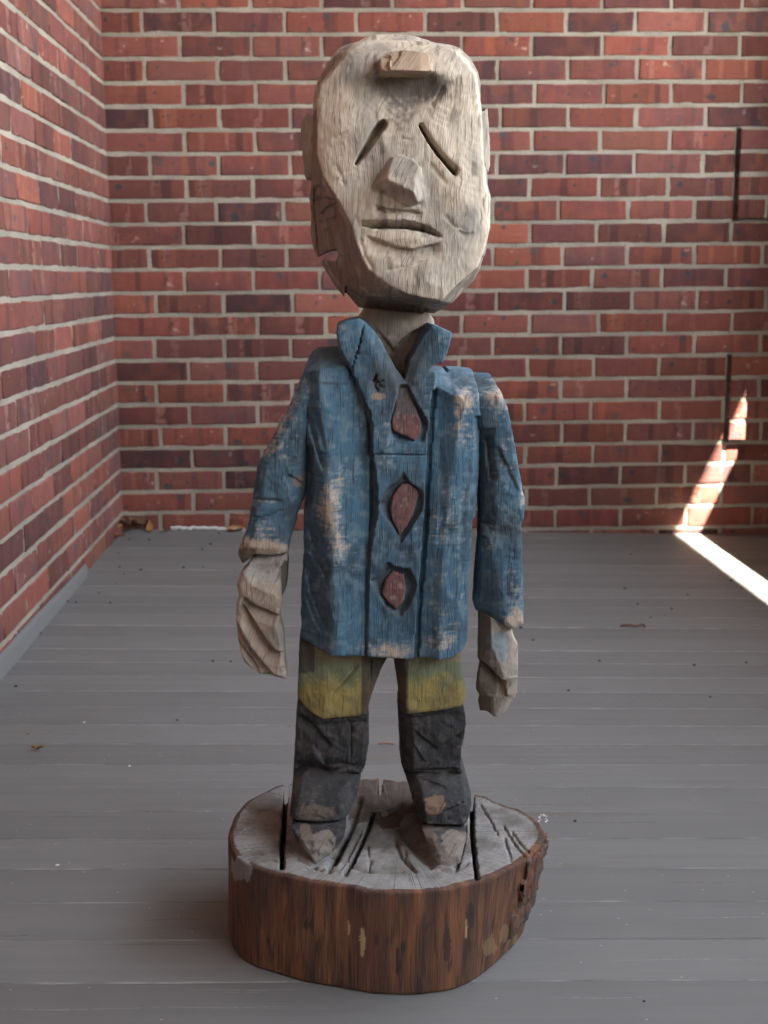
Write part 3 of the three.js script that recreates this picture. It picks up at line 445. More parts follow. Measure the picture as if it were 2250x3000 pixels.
// ---------------------------------------------------------------- jacket
const dirtAndShade = (c, x, y, z, k) => mixc(c, [0.062, 0.060, 0.060], clamp(k) * (0.65 + 0.5 * (fbm(x * 200, y * 150, z * 200, 3) - 0.5)));  // collar grime, darker recesses, and shade painted on sleeve facets
const ZT = 0.02;
{
  const outline = polyD([[455, 250], [490, 226], [600, 214], [598, 200], [584, 130], [592, 88], [640, 70], [700, 54], [742, 76], [800, 150], [850, 240], [880, 300], [934, 372], [960, 270], [1010, 180], [1072, 84], [1176, 126], [1152, 235], [1128, 290], [1092, 286], [1078, 300], [1066, 322], [1150, 330], [1168, 350], [1172, 326], [1260, 334], [1310, 340], [1320, 420], [1324, 520], [1330, 640], [1326, 900], [1312, 1095], [1286, 1100], [1278, 1300], [1264, 1480], [1262, 1710], [1236, 1760], [1180, 1796], [1000, 1800], [880, 1800], [740, 1792], [560, 1780], [480, 1756], [400, 1730], [402, 1520], [414, 1300], [416, 1100], [432, 900], [428, 760], [440, 540], [400, 470], [420, 320]]);
  const EA = [[596, 215], [640, 310], [672, 372], [720, 470], [748, 560], [756, 760], [760, 1000], [752, 1250], [738, 1500], [730, 1810]];
  const EB = [[606, 215], [660, 320], [700, 405], [760, 545], [770, 620], [772, 760], [790, 850], [800, 1000], [796, 1060], [766, 1210], [750, 1400], [744, 1810]];
  const gap = polyD([...EA, ...EB.slice().reverse()]), lineB = lineD(EB), lineA = lineD(EA);
  const rightG = lineD([[1096, 380], [1082, 470], [1072, 600], [1054, 900], [1042, 1150], [1012, 1500], [994, 1810]]);
  const ridgeL = piece([[500, 500], [700, 500], [860, 528], [900, 516], [1150, 542], [1350, 556], [1500, 552], [1800, 556]]);
  const ridgeR = piece([[350, 1130], [480, 1236], [560, 1222], [650, 1204], [900, 1165], [1200, 1130], [1500, 1120], [1800, 1110]]);
  const rec1 = polyD([[905, 398], [950, 396], [985, 470], [1062, 600], [1046, 660], [1028, 700], [985, 688], [900, 700], [862, 640], [860, 580], [882, 500]]);
  const rec2 = polyD([[928, 846], [965, 900], [1005, 925], [1034, 960], [1022, 1040], [965, 1130], [914, 1208], [880, 1130], [832, 1072], [808, 1000], [848, 925], [900, 890]]);
  const rec3 = polyD([[846, 1300], [880, 1325], [962, 1340], [998, 1420], [962, 1520], [912, 1588], [832, 1532], [800, 1470], [758, 1396], [800, 1372]]);
  const lapelL = polyD([[560, 60], [700, 40], [745, 76], [800, 150], [850, 240], [880, 300], [934, 376], [900, 440], [880, 560], [870, 700], [772, 760], [760, 545], [700, 405], [660, 320], [606, 215], [560, 200]]);
  const lapelR = polyD([[934, 376], [960, 270], [1010, 180], [1072, 60], [1200, 110], [1180, 300], [1090, 310], [1088, 440], [1062, 600], [985, 470], [950, 396]]);
  const foldsL = [step([[440, 1260], [500, 1340], [530, 1400]], -1, 60, 4), step([[420, 1330], [450, 1500], [540, 1680]], -1, 70, 4), step([[415, 1480], [470, 1620], [520, 1690]], -1, 55, 4), step([[430, 1130], [470, 1250]], -1, 50, 3), groove([[480, 540], [500, 620], [520, 720]], 22, 14, 3), step([[430, 545], [470, 700], [524, 858]], -1, 60, 6, 6), groove([[440, 700], [445, 900], [430, 1040]], 30, 26, 12)];
  const cracks = [groove([[724, 92], [700, 200], [668, 300], [662, 350]], 5, 4, 6), groove([[770, 752], [900, 757], [1056, 757]], 5, 5, 3), groove([[790, 340], [775, 380], [795, 430]], 8, 8, 5), groove([[760, 372], [795, 385], [830, 372]], 5, 4, 4), groove([[825, 410], [800, 400], [780, 350]], 5, 4, 4), groove([[860, 1500], [870, 1790]], 0.01, 0.02, 0), groove([[1370, 355], [1350, 430], [1356, 500]], 14, 10, 4), groove([[1120, 700], [1130, 1000], [1110, 1300]], 26, 24, 1.5), groove([[1240, 900], [1230, 1200], [1240, 1600]], 24, 20, 1.5)];
  const shoulder = (u, v) => { let t = 0; if (u < 700) { const top = 330 - (u - 450) * 0.15; if (v < top) t = (top - v) * 0.42; } else if (u > 1080) { const top = 448 - Math.max(0, u - 1180) * 0.05 - Math.max(0, 1180 - u) * 0.5; if (v < top) t = (top - v) * 0.42; } return t; };
  const relief = (u, v) => {
    let h;
    const g = gap(u, v), onLapL = lapelL(u, v), onLapR = lapelR(u, v), dB = lineB(u, v), dR = rightG(u, v);
    const leftSide = dB[2] > 0, rightSide = dR[2] < 0;    // side of the placket
    if (leftSide && onLapL > 0) {                          // left front panel
      const r = ridgeL(v); const d = u - r; h = d < 0 ? 3 + d * 0.20 : 3 - 9 * Math.min(1, (d / 200) ** 2) + 1.5 * Math.sin(d / 22) * sst(700, 900, v) * sst(150, 20, d);
      h -= shoulder(u, v);
    } else if (rightSide && onLapR > 0) {
      const r = ridgeR(v), d = u - r; h = d < 0 ? 3 + Math.max(-9, d * 0.085) : 3 - Math.min(16, d * 0.05 + (d > 110 ? (d - 110) * 0.10 : 0)); h -= shoulder(u, v);
    } else h = 2 + 1.2 * Math.sin(v / 170 + 1);
    if (onLapL < 0) h = Math.max(h, 5 + sst(420, 60, v) * 9) + 0;
    if (onLapR < 0) h = 4 + sst(450, 80, v) * 7 - Math.max(0, u - 1120) * 0.05;
    if (g < 0) h = 2 - Math.min(15, 3 + dB[0] * 0.55);
    if (v > 420 && dR[0] < 13) h = Math.min(h, -11);
    // neck opening
    const vn1 = sst(60, 0, Math.min(lineV1(u, v), lineV2(u, v))); h -= 5 * vn1 * (onLapL < 0 || onLapR < 0 ? 1 : 0);
    for (const [p, dep] of [[rec1, 8], [rec2, 8], [rec3, 9]]) { const d = p(u, v); if (d < 0) h = Math.min(h, 2 - Math.min(dep, 2.2 - d * 0.32)); }
    if (u < 620) for (const f of foldsL) h -= f(u, v);
    for (const f of cracks) h -= f(u, v);
    if (v > 1700) h += 0.02 * (v - 1700) * 0.6;
    if (u > 1290 && v > 560 && v < 1120) h -= Math.min(16, (u - 1290) * 0.5);
    h += (vn(u / 60, v / 80, 9.1) - 0.5) * 1.0 + (vn(u / 18, v / 24, 3.1) - 0.5) * 0.6 + 3.4 * facet(u * 1.2, v * 0.5, 120, 25) + 0.9 * facet(u, v * 0.6, 40, 35) + 0.34 * hatch(u * 1.2, v * 0.6, 90, 27, 17); return h;
  };
  const l1 = lineD([[742, 76], [800, 150], [850, 240], [934, 376]]), l2 = lineD([[1072, 84], [1010, 180], [960, 270], [934, 376]]);
  function lineV1(u, v) { return l1(u, v)[0]; } function lineV2(u, v) { return l2(u, v)[0]; }
  const g = carve([-0.125, 0.115], [0.325, 0.735], [-0.125, 0.042], 0.0017, (x, y) => { const [u, v] = shT(x, y, ZT), o = (outline(u, v) + (vn(u / 10, v / 10, 3) - 0.5) * 5 + (vn(u / 40, v / 40, 3) - 0.5) * 6) * ST, e = clamp(1 + o / 0.045); return [o, ZT + relief(u, v) * MM, v < 320 ? mix(-0.05, -0.12, sst(200, 320, v)) : -0.12 + 0.045 * e * e * e]; });
  const wear = blobs([[560, 1000, 60, 160, 0.75], [590, 1220, 60, 110, 0.45], [440, 420, 90, 60, 0.22], [620, 180, 26, 120, 0.40], [1240, 470, 50, 60, 0.55], [1340, 470, 90, 60, 0.35], [1215, 600, 40, 160, 0.35], [1270, 700, 60, 130, 0.25], [1150, 1060, 60, 160, 0.32], [850, 1760, 130, 60, 0.75], [1100, 1730, 90, 60, 0.5], [1090, 1450, 40, 150, 0.28], [560, 1740, 22, 60, 0.5], [900, 790, 120, 30, 0.22], [800, 640, 60, 60, 0.3], [1230, 1500, 40, 300, 0.12], [510, 1000, 40, 100, 0.2], [950, 1250, 60, 40, 0.2], [490, 520, 120, 100, 0.1]]);
  paint(g, (x, y, z, nx, ny, nz) => {
    const [u, v] = shT(x, y, z); let c = bluePaint(x, y, z, wear(u, v) - (nz < 0.45 ? 0.25 : 0));
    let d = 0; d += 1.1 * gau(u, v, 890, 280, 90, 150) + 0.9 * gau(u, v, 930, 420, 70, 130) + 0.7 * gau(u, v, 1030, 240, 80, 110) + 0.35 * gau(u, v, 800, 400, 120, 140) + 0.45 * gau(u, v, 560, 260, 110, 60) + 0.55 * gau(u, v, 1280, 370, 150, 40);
    if (rec1(u, v) < 6) d += 0.55; if (rec2(u, v) < 6) d += 0.85; if (rec3(u, v) < 6) d += 0.85; if (gap(u, v) < 0) d += 0.35;  // button recesses and placket groove darkened; left side facet next
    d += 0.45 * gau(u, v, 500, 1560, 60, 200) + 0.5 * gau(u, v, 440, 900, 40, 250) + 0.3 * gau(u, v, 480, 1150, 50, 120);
    c = dirtAndShade(c, x, y, z, d); if (gau(u, v, 790, 385, 38, 60) > 0.5 + wob(x, y, z, 200, 0.3)) c = mixc(c, [0.05, 0.045, 0.045], 0.6);
    if (gau(u, v, 795, 455, 45, 18) > 0.45 + wob(x, y, z, 200, 0.5)) c = mixc(c, [0.33, 0.22, 0.14], 0.7);
    const navy = fbm(x * 16 + 3, y * 10, z * 16, 3); c = mixc(c, [0.03, 0.062, 0.098], 0.6 * sst(0.55, 0.75, navy) * (u < 560 ? 1 : 0.4));
    return c;
  });
  const jacket = mesh('jacket', g, woodMat, statue);
  const btn = (pts, top, z) => { const P = polyD(pts); const xs = pts.map(p => p[0]), ys = pts.map(p => p[1]); const q = carve([-0.03, 0.04], [0.725 - (Math.max(...ys) + 40) * 0.000218 + 0.012, 0.725 - (Math.min(...ys) - 60) * 0.000205 + 0.02], [0.0, 0.034], 0.0013, (x, y) => { const [u, v] = shT(x, y, ZT); return [(P(u, v) + (vn(u / 8, v / 8) - 0.5) * 4) * ST, ZT + (z + 0.8 * vn(u / 20, v / 20) + top(u, v)) * MM, 0.003]; }, null, 0.0016);
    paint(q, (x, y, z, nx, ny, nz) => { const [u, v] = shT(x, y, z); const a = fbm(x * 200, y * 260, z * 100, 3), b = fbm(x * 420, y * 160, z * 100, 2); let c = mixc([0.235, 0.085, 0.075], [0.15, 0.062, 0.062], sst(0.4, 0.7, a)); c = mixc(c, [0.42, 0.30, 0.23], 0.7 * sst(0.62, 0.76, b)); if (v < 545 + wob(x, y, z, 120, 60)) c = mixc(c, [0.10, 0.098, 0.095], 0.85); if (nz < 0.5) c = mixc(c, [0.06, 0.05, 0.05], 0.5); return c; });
    mesh('button', q, woodMat, jacket); };
  btn([[908, 415], [948, 412], [985, 500], [1020, 590], [1016, 650], [985, 686], [945, 662], [905, 646], [869, 628], [872, 570], [884, 500]], (u, v) => -Math.max(0, 560 - v) * 0.03, 0.5);
  btn([[922, 904], [960, 908], [1000, 935], [1008, 960], [985, 1040], [950, 1115], [910, 1168], [876, 1100], [860, 1040], [872, 968]], (u, v) => -Math.max(0, u - 970) * 0.12, 0);
  btn([[876, 1352], [930, 1368], [942, 1440], [932, 1500], [892, 1552], [850, 1508], [818, 1470], [836, 1396]], () => 0, 0);
}
// ---------------------------------------------------------------- sleeves
const sleeve = (pts, zr, xr, yr, relief, wear, tint, zb) => {
  const P = polyD(pts);
  const g = carve(xr, yr, [-0.1, zr + 0.03], 0.0017, (x, y) => { const [u, v] = shT(x, y, zr), pd = P(u, v), o = (pd + (vn(u / 10, v / 10, 6) - 0.5) * 5 + (vn(u / 36, v / 36, 6) - 0.5) * 6) * ST, e = clamp(1 + o / 0.03); return [o, zr + (relief(u, v, -pd) + 3.2 * facet(u + v * 0.2, v * 0.6, 90, 45) + 0.42 * hatch(u, v * 0.8, 75, 27, 27) + (vn(u / 55, v / 60, 2.2) - 0.5) * 1.2 + (vn(u / 18, v / 22, 3.1) - 0.5) * 0.7) * MM, zb + 0.03 * e * e]; });
  paint(g, (x, y, z, nx, ny, nz) => { const [u, v] = shT(x, y, z); return tint(bluePaint(x, y, z, wear(u, v) - (nz < 0.35 ? 0.2 : 0)), u, v, x, y, z, nx, ny); });
  return mesh('sleeve', g, woodMat, statue);
};
{
  const a = step([[135, 988], [230, 985], [325, 992]], 1, 40, 3, 4), b = step([[330, 850], [390, 890], [440, 940]], 1, 60, 4), c = step([[130, 1080], [240, 1070], [310, 1030]], 1, 70, 3.5), d = step([[160, 1272], [260, 1276], [335, 1268]], 1, 60, 9, 3);
  sleeve([[470, 232], [440, 280], [390, 400], [340, 512], [250, 690], [178, 822], [166, 900], [150, 1010], [122, 1160], [76, 1258], [72, 1290], [98, 1340], [155, 1290], [160, 1276], [250, 1282], [338, 1272], [344, 1210], [374, 1130], [384, 1080], [400, 1030], [424, 980], [438, 900], [440, 760], [446, 560], [520, 420], [600, 330], [600, 215]], 0.012, [-0.2, -0.06], [0.44, 0.7], (u, v, p) => {
    let h = -Math.max(0, 45 - p) * 0.16; const cen = piece([[250, 520], [600, 380], [820, 300], [1000, 270], [1280, 220]])(v), t = (u - cen) / 150; h -= 5 * t * t + (u > cen + 70 ? (u - cen - 70) * 0.10 : 0); if (v < 330) h -= (330 - v) * 0.3; h -= a(u, v) + b(u, v) + c(u, v) * 0.8 + d(u, v) * 0.5; if (u < 170 - (v - 1250) * 0.1 && v > 1200) h -= Math.max(0, (175 - (u - (1300 - v) * 0.0)) * 0.05 + (v - 1240) * 0.12); return h;
  }, blobs([[240, 740, 60, 40, 0.45], [220, 990, 90, 14, 0.55], [190, 1210, 130, 45, 0.72], [240, 1250, 110, 36, 0.95], [100, 1240, 40, 40, 0.7], [240, 700, 60, 60, 0.25], [300, 580, 50, 130, 0.35], [370, 420, 50, 120, 0.38], [350, 560, 60, 100, 0.2], [200, 1120, 80, 50, 0.25], [400, 400, 50, 100, 0.1]]),
  (c, u, v, x, y, z, nx) => { let k = 0.7 * gau(u, v, 430, 850, 60, 220) + 0.5 * gau(u, v, 250, 850, 120, 90) * 0.5 + 0.45 * gau(u, v, 500, 260, 90, 50) + 0.4 * gau(u, v, 330, 1150, 60, 80); c = dirtAndShade(c, x, y, z, k); if (gau(u, v, 395, 890, 40, 36) > 0.5 + wob(x, y, z, 150, 0.4)) c = mixc(c, [0.2, 0.12, 0.07], 0.6); if (v > 1235 + wob(x, y, z, 100, 40) && u < 165) c = mixc(c, [0.16, 0.12, 0.095], 0.8); return c; }, -0.075);  // darkened along the inner edge beside the body
  const e = step([[1340, 1120], [1420, 1160], [1480, 1180], [1535, 1150]], 1, 60, 4, 50), f = step([[1330, 660], [1360, 700], [1380, 900]], -1, 40, 8, 8), g = lineD([[1370, 1180], [1400, 1330], [1444, 1480], [1446, 1640]]), q = step([[1400, 690], [1440, 780], [1500, 900], [1520, 960]], 1, 50, 4, 10), hem = step([[1310, 1585], [1430, 1630], [1500, 1655]], 1, 30, 3);
  sleeve([[1390, 352], [1412, 400], [1450, 480], [1478, 590], [1502, 700], [1536, 900], [1554, 990], [1550, 1080], [1534, 1130], [1542, 1250], [1546, 1420], [1546, 1628], [1520, 1630], [1500, 1652], [1470, 1648], [1430, 1622], [1345, 1586], [1312, 1580], [1303, 1545], [1318, 1300], [1330, 1100], [1322, 900], [1324, 640], [1300, 560], [1280, 420], [1300, 345]], 0.008, [0.06, 0.16], [0.365, 0.675], (u, v, p) => {
    let h = -Math.max(0, 26 - p) * 0.12; const cen = 1455, t = (u - cen) / 120; h -= 4 * t * t; if (u < 1400 && v > 620 && v < 1120) h -= Math.min(14, (1400 - u) * 0.16); if (v < 450) h -= (450 - v) * 0.42; h += 9 * sst(760, 480, v); h -= e(u, v) + f(u, v) + q(u, v) + hem(u, v); const [dd, r, s] = g(u, v); if (v > 1180 && s > 0) h -= Math.min(14, dd * 0.13); return h;
  }, blobs([[1420, 440, 60, 60, 0.5], [1440, 600, 60, 150, 0.34], [1480, 850, 60, 90, 0.28], [1540, 960, 30, 80, 0.4], [1490, 1400, 50, 160, 0.2], [1500, 1600, 70, 50, 0.8], [1470, 1640, 60, 30, 0.5], [1370, 470, 60, 60, 0.4]]),
  (c, u, v, x, y, z) => { let k = 1.0 * gau(u, v, 1360, 800, 50, 240) + 0.75 * gau(u, v, 1450, 1130, 130, 50) + 0.65 * gau(u, v, 1370, 1500, 55, 130) + 0.45 * gau(u, v, 1330, 380, 90, 50); return dirtAndShade(c, x, y, z, k); }, -0.07);  // shade painted on the inner and down-facing facets
}
// ---------------------------------------------------------------- hands
{
  const P = polyD([[220, 560], [260, 500], [640, 490], [655, 600], [600, 610], [566, 680], [576, 900], [582, 1080], [556, 1222], [604, 1400], [616, 1650], [626, 1800], [646, 1900], [636, 1988], [545, 1952], [330, 1922], [190, 1840], [130, 1780], [80, 1640], [58, 1540], [40, 1300], [46, 1090], [76, 1000], [52, 860], [70, 800], [112, 710], [190, 640]]), SL = 0.0000945;
  const G = [step([[135, 985], [215, 1075], [300, 1120], [430, 1165], [560, 1218]], 1, 150, 9, 14), step([[110, 1085], [180, 1190], [260, 1300], [440, 1572], [490, 1630], [616, 1652]], 1, 170, 10, 12), step([[58, 1330], [130, 1480], [210, 1610], [400, 1830], [545, 1954]], 1, 130, 9, 10), step([[60, 1530], [130, 1620], [240, 1760], [330, 1880]], 1, 70, 7, 8), step([[180, 660], [300, 700], [560, 640]], -1, 120, 5, 20)];
  const ridge = lineD([[130, 690], [230, 850], [420, 930], [510, 960], [560, 1200], [500, 1300], [580, 1560], [540, 1900]]);
  const g = carve([-0.205, -0.12], [0.295, 0.475], [-0.06, 0.02], 0.0014, (x, y) => { const [u, v] = shL(x, y, 0.0), pd = P(u, v), o = (pd + (vn(u / 16, v / 16, 5) - 0.5) * 9) * SL; let h = 2; for (const f of G) h -= f(u, v); const [d, r, s] = ridge(u, v); h -= s < 0 ? Math.min(9, d * 0.05) : Math.min(14, d * 0.022); if (v < 620) h -= (620 - v) * 0.07; h -= Math.max(0, 50 + pd) * 0.08; h += 1.6 * facet(u * 0.8 + v * 0.5, v * 0.8 - u * 0.4, 130, 55) + 0.3 * hatch(u, v, 190, 60, 37) + (vn(u / 60, v / 60, 4) - 0.5) * 0.9; const e = clamp(1 + o / 0.02); return [o, 0.004 + h * MM, -0.05 + 0.025 * e * e]; }, null, 0.002);
  paint(g, (x, y, z, nx, ny, nz) => { const [u, v] = shL(x, y, z); let c = weathered(x, y, z); c = mixc(c, [0.34, 0.245, 0.17], 0.5 * sst(0.35, 0.6, fbm(x * 90, y * 50, z * 90, 3)) * (v > 850 ? 1 : 0)); if (v < 800 + wob(x, y, z, 80, 500)) c = mixc(c, [0.27, 0.26, 0.25], 0.6); return c; });
  const hand = mesh('hand', g, woodMat, statue);
  const TP = polyD([[540, 560], [660, 580], [645, 840], [620, 930], [588, 1004], [570, 960], [540, 760]]);
  const t = carve([-0.155, -0.125], [0.37, 0.455], [-0.07, -0.012], 0.0016, (x, y) => { const [u, v] = shL(x, y, -0.025); return [(TP(u, v) + (vn(u / 14, v / 14) - 0.5) * 9) * 0.000096, -0.025 - Math.max(0, u - 600) * 0.08 * MM, -0.062]; });
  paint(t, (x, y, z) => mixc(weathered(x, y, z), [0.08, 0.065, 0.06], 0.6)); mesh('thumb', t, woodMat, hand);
  const Q = polyD([[325, 470], [540, 560], [800, 640], [792, 720], [832, 850], [902, 980], [946, 1200], [932, 1480], [908, 1650], [868, 1702], [770, 1805], [702, 1932], [600, 1955], [545, 1978], [430, 1916], [350, 1942], [328, 1822], [352, 1700], [296, 1640], [310, 1440], [352, 1240], [316, 1180], [326, 800]]), SR = 0.0000775;
  const A = plane3([490, 640, 0], [480, 900, 5], [670, 1390, 9]), B = plane3([790, 720, -4], [490, 640, 0], [830, 1000, 5]), Cc = plane3([670, 1390, 10], [830, 980, 5], [930, 1400, -1]), L1 = plane3([480, 640, 0], [480, 900, 5], [330, 800, -13]), L2 = plane3([480, 900, 5], [670, 1390, 9], [390, 1150, -4]);
  const D1 = plane3([690, 1610, 6], [510, 1700, 5], [550, 1970, 1]), D2 = plane3([690, 1610, 6], [550, 1970, 1], [920, 1490, -4]), D3 = plane3([510, 1700, 5], [550, 1970, 1], [340, 1750, -10]);
  const thumbCut = lineD([[352, 1180], [450, 1250], [560, 1350], [675, 1420]]);
  const q = carve([0.07, 0.135], [0.255, 0.395], [-0.06, 0.022], 0.0014, (x, y) => { const [u, v] = shR(x, y, 0.0), o = (Q(u, v) + (vn(u / 18, v / 18, 8) - 0.5) * 12) * SR; let up = Math.min(A(u, v) + 1, B(u, v) + 3, Cc(u, v), L1(u, v), L2(u, v) + 1), lo = Math.min(D1(u, v), D2(u, v), D3(u, v)); let h = v < 1600 ? up : lo; if (v >= 1360 && v < 1640) h = Math.max(Math.min(up, 10 - Math.max(0, v - 1600) * 0.1), lo); const [d, r, s] = thumbCut(u, v); if (s > 0 && u < 690 && v < 1640) h = Math.min(h, 3 - 16 * Math.exp(-d / 110) + (v - 1400) * 0.004 - Math.max(0, 520 - u) * 0.04); h += (vn(u / 60, v / 60, 4) - 0.5) * 1.0 + 1.2 * facet(u, v, 150, 85) + 0.3 * hatch(u, v, 200, 75, 67); const e = clamp(1 + o / 0.02); return [o, 0.0 + h * MM, -0.05 + 0.025 * e * e]; }, null, 0.002);
  paint(q, (x, y, z, nx, ny, nz) => { const [u, v] = shR(x, y, z); let c = weathered(x, y, z); if (u < 480 + wob(x, y, z, 120, 60) || (u < 560 && v > 1250 && v < 1700)) c = mixc(c, [0.10, 0.08, 0.065], 0.75); const pb = gau(u, v, 600, 950, 160, 260); c = mixc(c, [0.15, 0.19, 0.215], 0.8 * sst(0.35, 0.6, pb + wob(x, y, z, 160, 0.9))); return c; });
  mesh('hand', q, woodMat, statue);
}
// ---------------------------------------------------------------- trousers and boots
const SB = 0.000249;
{
  const ZL = -0.004;
  const trouserL = polyD([[408, 60], [404, 200], [398, 322], [430, 360], [480, 398], [522, 412], [592, 404], [722, 392], [738, 330], [748, 296], [792, 200], [822, 150], [852, 128], [870, 60]]);
  const trouserR = polyD([[852, 60], [852, 128], [858, 170], [868, 240], [880, 320], [892, 386], [910, 388], [1040, 372], [1164, 352], [1188, 332], [1188, 262], [1172, 200], [1162, 60]]);
  const fl = [groove([[560, 290], [610, 240], [690, 150]], 8, 8, 3), groove([[745, 130], [738, 280]], 5, 5, 5), groove([[1180, 190], [1165, 240]], 10, 8, 4)];
  const legCol = (P, left) => (x, y) => { const [u, v] = shB(x, y, ZL), pd = P(u, v), o = (pd + (vn(u / 9, v / 9, 4) - 0.5) * 4) * SB; let h = 3 - Math.max(0, 14 + pd) * 0.12; if (left) h -= u < 525 ? (525 - u) * 0.10 : 0; else h -= u > 1160 ? (u - 1160) * 0.15 : 0; if (u < 910 && !left) h -= (910 - u) * 0.28; if (u > 735 && left) h -= (u - 735) * 0.25; for (const f of fl) h -= f(u, v); h += (vn(u / 30, v / 30, 6) - 0.5) * 1.2 + 1.8 * facet(u, v, 60, 75) + 0.4 * hatch(u, v, 60, 24, 57); const e = clamp(1 + o / 0.03); return [o, ZL + h * MM, -0.105 + 0.03 * e * e]; };
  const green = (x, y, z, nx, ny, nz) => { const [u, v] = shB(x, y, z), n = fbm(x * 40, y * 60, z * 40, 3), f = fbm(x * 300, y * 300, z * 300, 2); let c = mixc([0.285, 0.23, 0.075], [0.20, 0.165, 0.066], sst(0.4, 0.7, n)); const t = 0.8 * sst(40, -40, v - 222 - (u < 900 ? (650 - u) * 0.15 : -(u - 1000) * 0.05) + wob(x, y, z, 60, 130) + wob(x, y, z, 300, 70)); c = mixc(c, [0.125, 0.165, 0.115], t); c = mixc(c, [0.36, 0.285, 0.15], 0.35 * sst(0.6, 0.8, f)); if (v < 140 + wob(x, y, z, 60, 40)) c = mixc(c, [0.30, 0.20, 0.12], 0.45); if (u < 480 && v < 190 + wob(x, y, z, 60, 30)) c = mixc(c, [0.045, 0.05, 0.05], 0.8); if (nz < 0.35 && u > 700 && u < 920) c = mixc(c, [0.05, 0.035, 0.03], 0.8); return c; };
  for (const [P, left, xr] of [[trouserL, true, [-0.13, 0.0]], [trouserR, false, [-0.02, 0.085]]]) mesh('trouser_leg', paint(carve(xr, [0.255, 0.385], [-0.11, 0.012], 0.0018, legCol(P, left)), green), woodMat, statue);
  // boots: shaft and foot in one piece
  const blackPaint = (x, y, z, u, v, nx, ny, nz) => { const n = fbm(x * 50, y * 50, z * 50, 3), s = fbm(x * 260, y * 200, z * 260, 3); let c = mixc([0.026, 0.027, 0.030], [0.048, 0.047, 0.047], sst(0.4, 0.7, n)); c = mixc(c, [0.13, 0.10, 0.08], 0.5 * sst(0.60, 0.78, s)); const w = sst(0.0, 0.28, (v - 880) / 330 + (fbm(x * 70, y * 60, z * 70, 4) - 0.5) * 1.1 - 0.2); c = mixc(c, mixc([0.13, 0.102, 0.083], [0.215, 0.19, 0.168], sst(0.35, 0.7, (v - 860) / 200 + (n - 0.5))), w * 0.9); return c; };
  const soft = (a, b) => Math.min(a, b);
  const boots = [
    { shaft: polyD([[402, 320], [470, 380], [735, 370], [738, 520], [722, 620], [705, 690], [690, 760], [640, 880], [600, 1000], [560, 1040], [486, 1068], [440, 1020], [395, 960], [362, 890], [372, 800], [378, 700], [386, 560], [394, 420]]), x: [-0.135, -0.035],
      lines: [step([[480, 436], [600, 428], [722, 424]], 1, 26, 3), step([[400, 400], [470, 440], [545, 530], [560, 560]], 1, 50, 7, 12), step([[470, 530], [510, 590], [530, 640]], -1, 40, 5), step([[395, 690], [450, 670], [540, 690], [560, 700]], -1, 70, 12, 8), groove([[530, 640], [620, 625], [700, 640]], 10, 8, 3), groove([[650, 440], [648, 600]], 3.5, 3, 4), step([[560, 680], [640, 650], [690, 655]], -1, 30, 3), step([[400, 900], [470, 905], [480, 915]], 1, 40, 6)],
      bare: [[480, 845, 90, 40, [0.115, 0.085, 0.066]], [440, 940, 30, 50, [0.16, 0.12, 0.095]], [530, 985, 50, 70, [0.215, 0.185, 0.16]]], prof: piece([[686, -4], [700, 10], [790, 40], [832, 45], [886, 47], [896, 36], [904, 38], [912, 66], [936, 74], [1070, 84]]), ridge: piece([[690, 560], [830, 500], [890, 478], [1060, 486]]), wl: piece([[690, 130], [830, 105], [890, 90], [905, 82], [936, 58], [1000, 26], [1060, 4]]), wr: piece([[690, 90], [830, 115], [890, 120], [905, 110], [936, 84], [1000, 44], [1060, 6]]) },
    { shaft: polyD([[888, 370], [1164, 335], [1182, 360], [1192, 440], [1180, 520], [1168, 560], [1170, 650], [1200, 715], [1218, 780], [1214, 842], [1182, 960], [1160, 1060], [1086, 1100], [1050, 1070], [1010, 1000], [960, 860], [925, 760], [896, 690], [890, 560], [884, 440]]), x: [-0.012, 0.105],
      lines: [step([[915, 412], [1040, 396], [1160, 376]], 1, 26, 3), step([[930, 460], [990, 510], [1060, 562], [1110, 520], [1180, 470]], 1, 50, 5, 10), step([[905, 470], [960, 560], [1000, 620]], 1, 40, 4), step([[930, 668], [1050, 660], [1165, 654]], 1, 36, 5, 8), step([[960, 700], [1040, 720], [1110, 740]], 1, 40, 5), groove([[1040, 740], [1120, 690], [1190, 690]], 12, 10, 4), step([[1080, 830], [1150, 800], [1205, 780]], 1, 40, 5)],
      bare: [[1050, 810, 50, 50, [0.20, 0.125, 0.08]], [1020, 960, 30, 80, [0.14, 0.095, 0.07]], [1130, 990, 50, 80, [0.215, 0.185, 0.16]]], prof: piece([[690, -4], [710, 10], [806, 42], [852, 46], [902, 49], [912, 38], [920, 40], [930, 70], [952, 78], [1104, 99]]), ridge: piece([[700, 1080], [850, 1090], [905, 1092], [1098, 1086]]), wl: piece([[690, 110], [850, 90], [905, 84], [952, 56], [1030, 26], [1098, 4]]), wr: piece([[690, 90], [850, 105], [905, 85], [952, 66], [1030, 30], [1098, 4]]) }];
